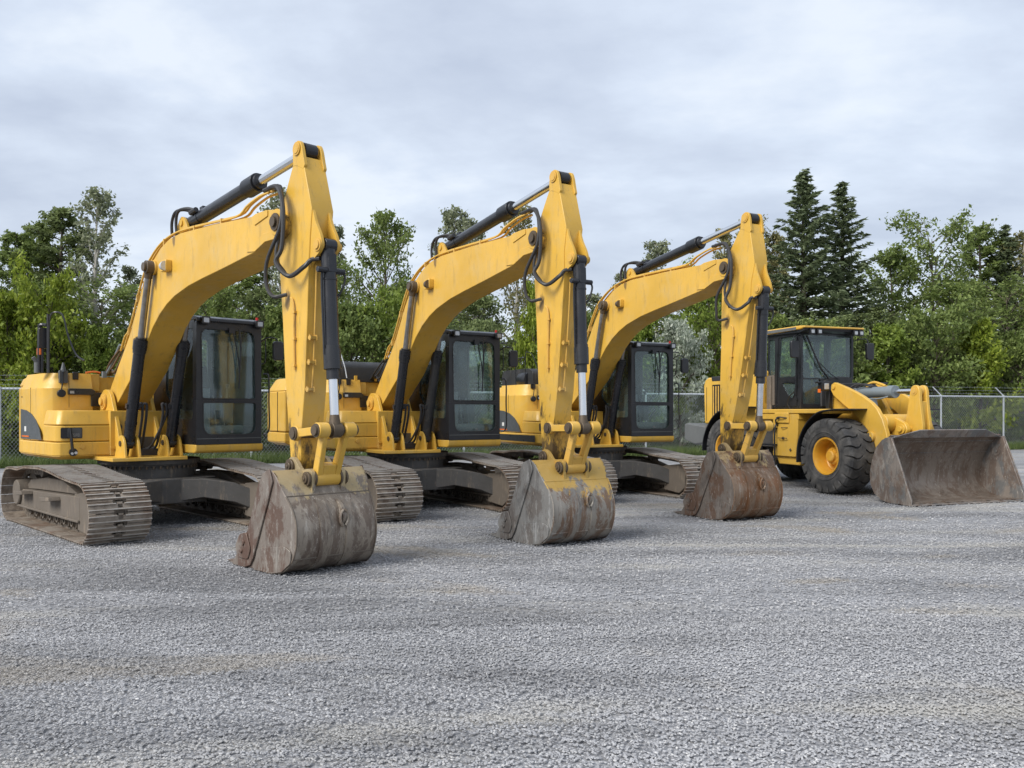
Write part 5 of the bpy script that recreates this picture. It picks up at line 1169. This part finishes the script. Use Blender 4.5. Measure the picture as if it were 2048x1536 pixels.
    b = MB(); b.cyl((1.12, -.42, 1.385), (1.12, .42, 1.385), .055, n=16); b.cyl((1.12, -.38, 1.385), (1.12, -.34, 1.385), .10, n=20); b.cyl((1.12, .34, 1.385), (1.12, .38, 1.385), .10, n=20); build('pivot_pin', b, M['yellow'], ct, bevel=.004)
    lev = rp([(1.12, 2.20), (1.16, 2.26), (1.24, 2.285), (1.32, 2.25), (1.355, 2.16), (1.37, 1.9), (1.44, 1.45), (1.42, 1.22), (1.35, 1.0), (1.36, .85), (1.26, .80), (1.16, .95), (1.0, 1.22), (.96, 1.40), (1.04, 1.76)], .05, 3)
    b = MB()
    for s in (-1, 1): b.prism(lev, *(sorted((s*.055, s*.13))))
    b.box(1.08, 1.36, -.056, .056, 1.3, 1.95)
    bl = build('bell_crank', b, M['yellow'], root, bevel=.01)
    b = MB(); b.cyl((1.22, -.15, 2.16), (1.22, .15, 2.16), .05, n=16); b.cyl((1.22, -.055, 2.16), (1.22, .055, 2.16), .10, n=20); b.cyl((1.22, -.14, 2.16), (1.22, -.128, 2.16), .085, n=18); build('crank_pin', b, M['yellow_link'], bl)
    b = MB(); b.cyl((-.50, -.10, 2.16), (-.50, .10, 2.16), .10, n=18); b.cyl((-.40, 0, 2.17), (.52, 0, 2.16), .115, n=24); b.cyl((.42, 0, 2.16), (.60, 0, 2.16), .135, n=24); b.hose([(-.3, -.12, 2.06), (.0, -.16, 2.02), (.3, -.15, 2.02), (.5, -.1, 2.06)], .018, 6)
    tcx = build('tilt_cylinder', b, M['greycyl'], root, bevel=.006)
    b = MB(); b.cyl((.60, 0, 2.16), (1.16, 0, 2.16), .05, n=20); build('cylinder_rod', b, M['chrome'], tcx)
    b = MB(); b.prism([(-.55, 1.4), (-.6, 2.1), (-.45, 2.28), (-.3, 2.1), (-.05, 2.0), (.02, 1.7), (.12, 1.35)], -.14, .14); b.box(-.5, .2, -.3, .3, 1.3, 1.5); build('tilt_cylinder_mount', b, M['greycyl'], root, bevel=.02)
    b = MB()
    for k in range(4): b.hose([(-.55, -.30+k*.15, 2.05), (-.42, -.22+k*.12, 2.30), (-.2, -.15+k*.1, 2.34), (0, -.08+k*.05, 2.28)], .02, 6)
    build('hydraulic_hose', b, M['hose'], root); 
    b = MB(); b.hose([(-.3, .05, 2.32), (-.1, .08, 2.38), (.15, .05, 2.33), (.3, .02, 2.29)], .03, 7); build('yellow_line', b, M['yellow'], root)
    b = MB(); b.prism([(1.1, .74), (1.3, .86), (1.38, .62), (1.36, .50)], -.07, .07); build('tilt_link', b, M['yellow'], root, bevel=.01)
    # ---- bucket
    W = 1.42
    inn = [(2.40, .035), (2.1, .04), (1.86, .05), (1.68, .10), (1.53, .22), (1.46, .40), (1.47, .60), (1.55, .84), (1.68, 1.06), (1.82, 1.20), (1.92, 1.27)]
    P = catmull([Vector((a, 0, c)) for a, c in inn], 4); b = MB(); vs = []; n = len(P)
    for k, p_ in enumerate(P):
        tg = (P[min(k+1, n-1)]-P[max(k-1, 0)]).normalized(); nn_ = Vector((tg.z, 0, -tg.x))*(-.028 if True else 0)
        for q, y in ((p_, -W+.02), (p_, W-.02), (p_-nn_*-1, W-.02), (p_-nn_*-1, -W+.02)): vs.append((q.x, y, q.z))
    fs = []
    for k in range(n-1):
        a = 4*k; c = a+4; fs += [(a, a+1, c+1, c), (a+1, a+2, c+2, c+1), (a+2, a+3, c+3, c+2), (a+3, a, c, c+3)]
    fs += [(0, 3, 2, 1), (4*n-4, 4*n-3, 4*n-2, 4*n-1)]; b.add(vs, fs)
    bs = build('loader_bucket', b, M['ldb'], root, smooth=R(40))
    b = MB(); A = [Vector((1.90, -W+.02, 1.245)), Vector((1.90, W-.02, 1.245)), Vector((1.93, W-.02, 1.27)), Vector((1.93, -W+.02, 1.27))]
    # spill guard leaning forward, with cut corners
    q = [(-W+.01, 0), (W-.01, 0), (W-.40, .15), (-W+.56, .15)]
    lo_ = [Vector((1.93, -W+.01, 1.235)), Vector((1.93, W-.01, 1.235)), Vector((2.03, .90, 1.385)), Vector((2.03, -.78, 1.385))]
    b.loft(lo_, [v+Vector((-.025, 0, .012)) for v in lo_]); build('spill_guard', b, M['ldo'], bs, bevel=.004)
    sidep = [(2.43, .004), (1.86, .006), (1.68, .05), (1.52, .15), (1.42, .32), (1.40, .55), (1.46, .80), (1.56, 1.05), (1.72, 1.20), (1.86, 1.25), (1.97, 1.24), (2.03, 1.08), (2.21, .66), (2.36, .28), (2.44, .10)]
    for s in (-1, 1):
        ya, yb_ = sorted((s*(W-.021), s*(W+.012))); b = MB(); b.prism(sidep, ya, yb_); sp_ = build('bucket_side', b, M['ldo'], bs, bevel=.005)
        b = MB(); b.prism([(1.80, 1.235), (1.97, 1.255), (2.05, 1.08), (2.23, .66), (2.38, .28), (2.46, .10), (2.46, .0), (2.26, .0), (2.24, .25), (2.08, .62), (1.92, 1.0)], *(sorted((s*(W+.013), s*(W+.035))))); build('side_cutter', b, M['ldo'], sp_, bevel=.004)
        if s > 0:
            b = MB(); b.cyl((1.82, W-.03, .95), (1.82, W-.021, .95), .10, n=20); b.cyl((1.82, W-.045, .95), (1.82, W-.03, .95), .04, n=12); build('side_plug', b, M['ldo'], sp_)
    b = MB(); b.prism([(2.20, .002), (2.20, .034), (2.46, .022), (2.50, .006), (2.46, .002)], -W-.02, W+.02); ce = build('cutting_edge', b, M['ldo'], bs, bevel=.004)
    for k in range(8):
        y = -1.18+k*.335; b = MB(); b.box(2.28, 2.42, y-.05, y+.05, .034, .045); b.cyl((2.35, y-.03, .045), (2.35, y-.03, .052), .015, n=8); build('edge_bolt_plate', b, M['ldb'], ce)
    b = MB(); b.tube([(1.775, y, 1.155) for y in np.linspace(-W+.03, W-.03, 20)], .008, 6); b.tube([(1.60, y, .925) for y in np.linspace(-W+.03, W-.03, 20)], .006, 6); build('weld_seam', b, M['ldo'], bs)
    b = MB()
    for y in (-.62, .62):
        for d in (-.08, .08): b.prism([(1.2, .2), (1.48, .16), (1.425, .40), (1.43, .65), (1.3, .6)], y+d-.02, y+d+.02)
    build('bucket_lug', b, M['ldo'], bs)
loader()

# ------------------------------------------------------------------ chain link fence
def fence():
    HT = 2.50; s0, s1 = -10.0, 62.0
    sp0 = (Vector((20.3, 40.0))-FA).dot(FD); step = 3.9
    root = thing('chain_link_fence', 'long galvanised chain link fence with barbed wire arms running behind all the machines', 'fence', (FA.x, FA.y, 0), math.atan2(FD.y, FD.x))
    # local: x along the fence, y away from the yard
    k = math.floor((s0-sp0)/step)
    while sp0+k*step < s1:
        s = sp0+k*step; k += 1
        if s < s0: continue
        X = Matrix.Translation((s, 0, 0))
        if 'post' not in CACHE: b = MB(); b.cyl((0, 0, 0), (0, 0, HT+.02), .045, n=12); b.cyl((0, 0, HT+.0), (0, 0, HT+.06), .055, n=12)
        po = build('fence_post', b, M['galv'], root, X=X, key='post')
        if 'arm' not in CACHE: b = MB(); b.cyl((0, 0, HT+.04), (-.38, .12, HT+.44), .028, n=8)
        build('barbed_wire_arm', b, M['galv'], po, X=X, key='arm')
    b = MB(); b.cyl((s0, -.0, HT), (s1, 0, HT), .040, n=10); build('top_rail', b, M['galv'], root)
    # mesh: zig-zag wires, two families of straight strands 10 cm apart
    V = []; F = []
    def strand(a, b_, r):
        a, b_ = Vector(a), Vector(b_); d = (b_-a).normalized(); u = d.cross(Vector((0, 1, 0))).normalized()*r; v = Vector((0, r, 0)); o = len(V)
        for q in (a, b_):
            for w_ in (u+v*.6, -u+v*.6, -v): V.append(tuple(q+w_))
        F.extend([(o, o+1, o+4, o+3), (o+1, o+2, o+5, o+4), (o+2, o, o+3, o+5)])
    cell = .115; z0, z1 = .05, HT-.01; h = z1-z0; x = s0
    while x < s1:
        for sg, yo in ((1, -.052), (-1, -.058)):
            xa, xb = (x, x+h*.8) if sg > 0 else (x+h*.8, x); strand((xa, yo, z0), (xb, yo, z1), .0034)
        x += cell
    g = np_mesh('wire_mesh', V, F, M['wire'], root); g['kind'] = 'stuff'
    for z in (.06, HT-.03): pass
    V.clear(); F.clear()
    for k in range(3):
        f = (.25, .62, 1.0)[k]; y, z = .12*f, HT+.04+.40*f
        x = s0
        while x < s1:
            strand((x, y, z+.01*math.sin(x*2)), (x+1, y, z+.01*math.sin((x+1)*2)), .0038); x += 1
        x = s0
        while x < s1:
            a = random.uniform(0, 3.1); dx_, dz_ = .05*math.cos(a), .05*math.sin(a); strand((x-dx_, y, z-dz_), (x+dx_, y, z+dz_), .0035); x += .16
    g = np_mesh('barbed_wire', V, F, M['wire'], root); g['kind'] = 'stuff'
    V.clear(); F.clear(); x = s0     # twisted ends standing above the rail
    while x < s1: strand((x, -.05, HT-.02), (x+.035, -.05, HT+.06), .004); strand((x+.05, -.05, HT-.02), (x+.02, -.05, HT+.06), .004); x += .115
    g = np_mesh('wire_ends', V, F, M['wire'], root); g['kind'] = 'stuff'
fence()

# ------------------------------------------------------------------ trees
def tube_np(P, r0, r1, n=5):
    P = np.asarray(P, float); k = len(P); d = np.gradient(P, axis=0); d /= np.linalg.norm(d, axis=1)[:, None]+1e-9
    up = np.where(np.abs(d[:, 2:3]) > .9, np.array([[1., 0, 0]]), np.array([[0, 0, 1.]])); a = np.cross(d, up); a /= np.linalg.norm(a, axis=1)[:, None]+1e-9; b = np.cross(d, a)
    rr = np.linspace(r0, r1, k)[:, None, None]; t_ = np.arange(n)*2*math.pi/n
    V = P[:, None]+rr*(a[:, None]*np.cos(t_)[None, :, None]+b[:, None]*np.sin(t_)[None, :, None])
    i = np.arange(k-1)[:, None]*n; j = np.arange(n)[None]; j2 = (j+1) % n
    F = np.stack([i+j, i+j2, i+n+j2, i+n+j], -1).reshape(-1, 4); return V.reshape(-1, 3), F
class NM:
    def __init__(s): s.V = []; s.F = []; s.n = 0
    def add(s, V, F): s.V.append(V); s.F.append(F+s.n); s.n += len(V)
    def get(s): return np.concatenate(s.V), np.concatenate(s.F)
def leaves(rng, C, size, flat=.5, stretch=1.6, dirs=None):
    n = len(C); nr = rng.normal(size=(n, 3)); nr[:, 2] = np.abs(nr[:, 2])+flat; nr /= np.linalg.norm(nr, axis=1)[:, None]
    t_ = rng.normal(size=(n, 3)) if dirs is None else dirs+rng.normal(0, .35, (n, 3)); t_ -= nr*np.sum(t_*nr, 1)[:, None]; t_ /= np.linalg.norm(t_, axis=1)[:, None]+1e-9
    b = np.cross(nr, t_); s = size*rng.uniform(.6, 1.35, n)[:, None]
    V = np.stack([C-t_*s*stretch*.5, C+b*s*.42, C+t_*s*stretch*.5, C-b*s*.42], 1).reshape(-1, 3)
    return V, np.arange(4*n).reshape(-1, 4)
def decid(seed, H, Rr, nl=34, tw=7, per=34, size=.11, base=.12, shape='oval', clump=.30, up=.5):
    rng = np.random.default_rng(seed); wood = NM(); C = []
    lean = rng.normal(0, .025, 2)*H
    tz = np.linspace(0, 1, 9); TP = np.c_[lean[0]*tz**2+.05*np.sin(tz*5+seed), lean[1]*tz**2+.05*np.cos(tz*4+seed), tz*H*.96]
    V, F = tube_np(TP, .018*H+.03, .012, 7); wood.add(V, F)
    for k in range(nl):
        t_ = base+(.985-base)*((k+rng.uniform(0, .9))/nl)
        if shape == 'oval': pr = math.sin(math.pi*min(1, (t_-base)/(1-base)*.86+.14))**.7
        elif shape == 'cone': pr = (1-(t_-base)/(1-base))**.75*.95+.08
        else: pr = .55+.45*math.sin(math.pi*(t_-base)/(1-base)*.9)
        ln = Rr*pr*rng.uniform(.65, 1.18)+.2; az = k*2.4+rng.uniform(-.5, .5); el = up*rng.uniform(.6, 1.4)+.35*t_
        p0 = np.array([np.interp(t_, tz, TP[:, j]) for j in range(3)]); dh = np.array([math.cos(az), math.sin(az)])
        u = np.linspace(0, 1, 5)[:, None]
        P = p0+np.c_[dh*u*ln*math.cos(el), (u*ln*math.sin(el)-.12*ln*u**2)]+rng.normal(0, .04*ln, (5, 3))*u
        V, F = tube_np(P, .008*H*(1-t_)+.018, .006, 4); wood.add(V, F)
        for j in range(tw):
            s = .25+.75*(j+rng.uniform(0, 1))/tw; q = np.array([np.interp(s, u[:, 0], P[:, c]) for c in range(3)])
            a2 = az+rng.uniform(-1.3, 1.3); l2 = ln*rng.uniform(.18, .42)*(1.15-s*.5); dv = np.array([math.cos(a2), math.sin(a2), rng.uniform(-.1, .8)]); dv /= np.linalg.norm(dv)
            u2 = np.linspace(0, 1, 3)[:, None]; P2 = q+dv*u2*l2; V, F = tube_np(P2, .012, .004, 3); wood.add(V, F)
            m = int(per*rng.uniform(.35, 1.4)); w_ = rng.uniform(.2, 1.1, m)[:, None]
            C.append(q+dv*w_*l2+np.clip(rng.normal(0, clump*.5, (m, 3)), -clump*.8, clump*.8)*np.array([1, 1, .7]))
    C = np.concatenate(C); C = C[C[:, 2] > .3]
    return wood.get(), leaves(rng, C, size, .4)
def spruce(seed, H, Rr, size=.12, dens=1.0):
    rng = np.random.default_rng(seed); wood = NM(); C = []; D = []
    V, F = tube_np([(0, 0, 0), (.02, 0, H*.5), (0, .02, H)], .02*H*.8, .01, 7); wood.add(V, F)
    z = .08*H
    while z < H*.985:
        f = 1-z/H; nb = int(5+f*3); L0 = Rr*(f**.80)*1.0+.05; a0 = rng.uniform(0, 6.28)
        for k in range(nb):
            az = a0+k*6.283/nb+rng.uniform(-.3, .3); ln = L0*rng.uniform(.62, 1.15); dh = np.array([math.cos(az), math.sin(az)]); u = np.linspace(0, 1, 6)[:, None]
            dz_ = (.22+.55*(1-f))*u-(.75*f+.10)*u**1.5+.42*u**3*f
            zz_ = z+rng.uniform(-.12, .12); P = np.array([0, 0, zz_])+np.c_[dh*u*ln, dz_*ln]; V, F = tube_np(P, .022*f+.008, .004, 3); wood.add(V, F)
            m = int(ln*58*dens)+6; s = rng.uniform(.12, 1.04, m); q = np.stack([np.interp(s, u[:, 0], P[:, c]) for c in range(3)], 1)
            side = rng.uniform(-1, 1, m); w_ = (.22*ln*(1-s)+.06)*side; pd = np.array([-dh[1], dh[0], 0])
            q = q+pd*w_[:, None]; q[:, 2] -= np.abs(rng.normal(0, .05+.035*ln, m)); C.append(q)
            D.append(np.tile(np.array([dh[0]*.8, dh[1]*.8, -.25]), (m, 1))+pd*side[:, None]*.6)
        z += .26+.22*f*H/12
    C = np.concatenate(C); D = np.concatenate(D); return wood.get(), leaves(rng, C, size, .6, 2.3, D)
def poly_mesh(name, VF, m, smooth=False):
    V, F = VF; me = bpy.data.meshes.new(name); V = np.asarray(V, np.float32); F = np.asarray(F, np.int32)
    me.vertices.add(len(V)); me.vertices.foreach_set('co', V.ravel()); me.loops.add(F.size); me.loops.foreach_set('vertex_index', F.ravel())
    me.polygons.add(len(F)); me.polygons.foreach_set('loop_start', np.arange(0, F.size, 4, dtype=np.int32)); me.polygons.foreach_set('loop_total', np.full(len(F), 4, np.int32))
    me.update(calc_edges=True); me.materials.append(m); return me
SP = {   # kind: (height, generator)
 'birch': [(10, decid(11, 10, 1.9, 40, 6, 20, .115, .22, 'oval', .26, .75)), (10, decid(12, 10, 1.6, 36, 6, 20, .115, .2, 'cone', .26, .7))],
 'broad': [(9, decid(21, 9, 2.9, 46, 8, 27, .12, .08, 'oval', .36)), (9, decid(22, 9, 2.5, 46, 8, 27, .12, .06, 'oval', .36)), (9, decid(23, 9, 2.7, 44, 8, 27, .125, .07, 'col', .38))],
 'dense': [(11, decid(31, 11, 2.6, 64, 8, 34, .105, .05, 'cone', .26, .35)), (11, decid(32, 11, 2.3, 60, 8, 34, .105, .05, 'cone', .26, .3))],
 'spruce': [(14, spruce(41, 14, 3.0)), (14, spruce(42, 14, 2.7))],
 'shrub': [(4, decid(51, 4, 1.9, 34, 8, 44, .105, .02, 'oval', .30)), (4, decid(52, 4, 2.2, 34, 8, 44, .11, .02, 'col', .32)), (4, decid(53, 4, 1.8, 34, 8, 46, .105, .02, 'cone', .28))],
}
TM = {}
def tree(kind, v, u, off, vtop, wpx, lm, label, rot=None, bark='bark', name=None, cat='tree'):
    off = off/1.0; den = 1-.341*(u-1024)/1689.5; Y = (33.06+1.056*off)/den; X = (u-1024)/1689.5*Y
    Ht = 1.72+(825.4-vtop)*Y/1689.5
    H0, (wd, lf) = SP[kind][v]; k = (kind, v, lm)
    if k not in TM: TM[k] = (poly_mesh('trunk', wd, M[bark]), poly_mesh('crown', lf, M[lm]))
    root = thing(name or {'birch': 'birch_tree', 'broad': 'broadleaf_tree', 'dense': 'poplar_tree', 'spruce': 'spruce_tree', 'shrub': 'shrub'}[kind], label, cat, (X, Y, 0.02), rot if rot is not None else random.uniform(0, 6.28))
    sz = Ht/H0; w0 = {'birch': 3.4, 'broad': 5.4, 'dense': 4.3, 'spruce': 5.6, 'shrub': 4.0}[kind]; sx = (wpx*Y/1689.5)/w0
    root.scale = (sx, sx, sz)
    for nm, me in zip(('trunk', 'crown'), TM[k]):
        o = bpy.data.objects.new(nm, me); col.objects.link(o); o.parent = root
    return root
TREES = [
 # kind, variant, u, offset behind fence, v top, width px, leaf, label
 ('dense', 0, 30, 7, 452, 170, 'lf_mid', 'green pointed tree at the far left edge of the yard view'),
 ('dense', 1, 118, 8, 400, 250, 'lf_dark', 'tall dense dark green tree behind the left end of the fence'),
 ('dense', 0, 78, 9, 432, 190, 'lf_mid', 'green tree between the left edge tree and the dense dark one'),
 ('birch', 0, 190, 7, 366, 150, 'lf_birch', 'tallest thin birch at the left, sparse top against the sky'),
 ('birch', 1, 268, 9, 520, 120, 'lf_birch', 'small grey green birch just left of the nearest boom'),
 ('dense', 1, -70, 8, 470, 160, 'lf_dark', 'dark green tree cut off by the left edge'),
 ('birch', 1, 440, 9, 470, 170, 'lf_birch', 'sparse birch seen under the nearest boom, above the cab'),
 ('birch', 0, 560, 8, 368, 150, 'lf_birch', 'slim birch rising directly behind the nearest stick'),
 ('birch', 1, 676, 9, 438, 120, 'lf_birch', 'narrow birch right beside the nearest bucket cylinder'),
 ('broad', 0, 765, 7, 425, 190, 'lf_mid', 'round topped green broadleaf tree between the first and second booms'),
 ('birch', 0, 905, 9, 402, 140, 'lf_birch', 'grey green birch above the middle of the second boom'),
 ('birch', 1, 950, 11, 420, 140, 'lf_birch', 'second grey green birch close behind the middle boom cylinder'),
 ('birch', 0, 1030, 9, 402, 130, 'lf_autumn', 'pale yellowish birch left of the middle stick'),
 ('birch', 1, 1180, 9, 575, 130, 'lf_birch', 'low thin birch in the gap right of the middle stick'),
 ('birch', 0, 1318, 9, 474, 130, 'lf_birch', 'slim birch rising above the farthest boom'),
 ('birch', 1, 1240, 10, 530, 110, 'lf_birch', 'short thin birch left of the farthest boom'),
 ('birch', 1, 1450, 12, 440, 130, 'lf_autumn', 'thin tree with yellow leaves left of the farthest stick top'),
 ('birch', 0, 1512, 12, 420, 130, 'lf_autumn', 'yellowing birch just right of the farthest stick top'),
 ('dense', 0, 1550, 12, 455, 130, 'lf_autumn', 'olive brown tree standing left of the tall spruces'),
 ('spruce', 0, 1607, 6, 338, 310, 'lf_spruce', 'tallest dark spruce with a sharp tip above the loader cab'),
 ('spruce', 1, 1684, 6.5, 362, 300, 'lf_spruce', 'second dark spruce just right of the tallest one'),
 ('broad', 1, 1790, 9, 490, 210, 'lf_mid', 'leafy green tree right of the two spruces'),
 ('broad', 2, 1868, 9, 462, 220, 'lf_mid', 'wide windswept green tree over the loader bucket'),
 ('dense', 0, 1962, 10, 440, 180, 'lf_mid', 'tall green poplar near the right edge'),
 ('birch', 0, 2036, 9, 455, 150, 'lf_autumn', 'thin olive leafed tree at the right edge'),
 ('dense', 1, 2120, 9, 470, 220, 'lf_dark', 'dark tree cut off by the right edge'),
 ('broad', 1, 70, 4, 560, 260, 'lf_mid', 'mid green tree low in front of the dense dark tree at the left'),
 ('broad', 2, 210, 4, 590, 240, 'lf_mid', 'spreading green tree under the tallest left birch'),
 ('dense', 0, 495, 8, 500, 190, 'lf_mid', 'full green tree filling the arch between nearest boom and stick'),
 ('spruce', 1, 2010, 9, 448, 240, 'lf_spruce', 'pointed dark conifer close to the right edge'),
 ('broad', 0, 400, 6, 545, 220, 'lf_mid', 'green tree seen through the arch of the nearest boom'),
 ('broad', 1, 520, 6, 570, 200, 'lf_dark', 'dark leafed tree behind the roof of the nearest cab'),
 ('broad', 2, 640, 5, 560, 200, 'lf_mid', 'green tree between the nearest stick and the second machine'),
 ('broad', 0, 820, 6, 560, 220, 'lf_mid', 'leafy tree below the round topped one at the second boom'),
 ('broad', 1, 960, 6, 580, 220, 'lf_dark', 'dark leafed tree above the middle cab'),
 ('broad', 2, 1120, 6, 620, 200, 'lf_mid', 'green tree directly behind the middle stick'),
 ('broad', 0, 1260, 6, 600, 220, 'lf_mid', 'green tree behind the arch of the farthest boom'),
 ('broad', 1, 1400, 6, 580, 220, 'lf_bri', 'bright green tree between the farthest cab and its stick'),
 ('dense', 0, 1500, 8, 520, 200, 'lf_dark', 'dark green tree behind the farthest bucket cylinder'),
 ('broad', 2, 1650, 4, 650, 220, 'lf_dark', 'leafy dark tree in front of the two spruces'),
 ('broad', 0, 1750, 5, 610, 200, 'lf_dark', 'dark green tree right above the loader mirror'),
 ('broad', 1, 1900, 5, 560, 240, 'lf_mid', 'full green tree behind the right fence posts'),
 ('broad', 2, 2020, 5, 580, 220, 'lf_mid', 'green tree low at the right edge'),
]
for a in TREES: tree(*a, bark='birchbark' if a[0] == 'birch' else 'bark')
SHR = [
 ('shrub', 0, 20, 2.2, 600, 170, 'lf_yel', 'yellow green bush at the far left above the fence'),
 ('shrub', 1, 95, 2.4, 615, 170, 'lf_yel', 'bright yellow green bush behind the black mirror frame'),
 ('shrub', 2, 200, 2.0, 660, 150, 'lf_bri', 'light green bush left of the nearest boom foot'),
 ('shrub', 0, 290, 2.4, 670, 150, 'lf_mid', 'green bush behind the nearest boom foot'),
 ('shrub', 1, 430, 2.4, 640, 190, 'lf_mid', 'green bush seen through the nearest cab glass'),
 ('shrub', 2, 560, 2.4, 620, 170, 'lf_mid', 'green bush right of the nearest cab by its mirror'),
 ('shrub', 0, 700, 2.2, 620, 190, 'lf_mid', 'green bush above the thin rails of the middle machine'),
 ('shrub', 1, 800, 2.6, 640, 170, 'lf_bri', 'light green bush left of the middle boom'),
 ('shrub', 2, 1066, 2.0, 575, 110, 'lf_yel', 'vivid yellow green young maple left of the middle stick'),
 ('shrub', 0, 950, 2.4, 650, 170, 'lf_dark', 'dark bush behind the middle cab'),
 ('shrub', 1, 1180, 2.4, 680, 170, 'lf_mid', 'green bush right of the middle stick'),
 ('shrub', 0, 1360, 1.8, 650, 130, 'lf_silver', 'silvery willow bush right of the farthest cab'),
 ('shrub', 2, 1290, 2.6, 640, 170, 'lf_bri', 'light green bush under the farthest boom'),
 ('shrub', 1, 1430, 3.2, 610, 170, 'lf_bri', 'green bush behind the farthest stick'),
 ('shrub', 2, 1560, 2.6, 640, 190, 'lf_mid', 'green bush left behind the loader cab'),
 ('shrub', 0, 1650, 2.6, 650, 190, 'lf_mid', 'green bush seen through the loader windscreen'),
 ('shrub', 2, 1775, 2.2, 655, 190, 'lf_bri', 'green bush right beside the loader mirror'),
 ('shrub', 1, 1870, 2.6, 665, 170, 'lf_mid', 'dark green bush behind the loader lift arms'),
 ('shrub', 2, 1960, 1.8, 645, 170, 'lf_yel', 'bright green pointed bush behind the two white fence posts'),
 ('shrub', 0, 2045, 2.2, 668, 160, 'lf_mid', 'green bush at the right edge behind the fence'),
]
for a in SHR: tree(*a, cat='bush')
# undergrowth and the wood behind, each one mass of leaves
def mass(name, label, items, lm, cat):
    Vs = []; Fs = []; n = 0
    for kind, v, X, Y, H, wd in items:
        H0, (w_, (V, F)) = SP[kind][v]; a = random.uniform(0, 6.28); w0 = {'broad': 5.4, 'dense': 4.3, 'shrub': 4.0, 'birch': 3.4}[kind]; s = wd/w0
        c_, s_ = math.cos(a)*s, math.sin(a)*s; q = np.array(V, np.float32).copy(); x = q[:, 0]*c_-q[:, 1]*s_+X; y = q[:, 0]*s_+q[:, 1]*c_+Y; z = q[:, 2]*H/H0
        Vs.append(np.c_[x, y, z]); Fs.append(F+n); n += len(V)
    o = bpy.data.objects.new(name, poly_mesh(name, (np.concatenate(Vs), np.concatenate(Fs)), M[lm])); col.objects.link(o); tag(o, label, cat, kind='stuff')
it = []
for k in range(34):
    s = -14+k*2.35; q = fpt(s, random.uniform(2.6, 4.2)); it.append(('shrub', k % 3, q.x, q.y, random.uniform(1.5, 3.0), random.uniform(2.6, 3.6)))
mass('undergrowth', 'low tangled green undergrowth just behind the fence', it, 'lf_mid', 'bushes')
it = []
for k in range(30):
    s = -22+k*3.3; q = fpt(s, random.uniform(17, 24)); it.append((('broad', 'dense')[k % 2], k % 2, q.x, q.y, random.uniform(4.6, 6.2) + (2.6 if s > 36 else 0), random.uniform(6.5, 8)))
mass('background_wood', 'dark green wood closing the view behind the single trees', it, 'lf_dark', 'wood')
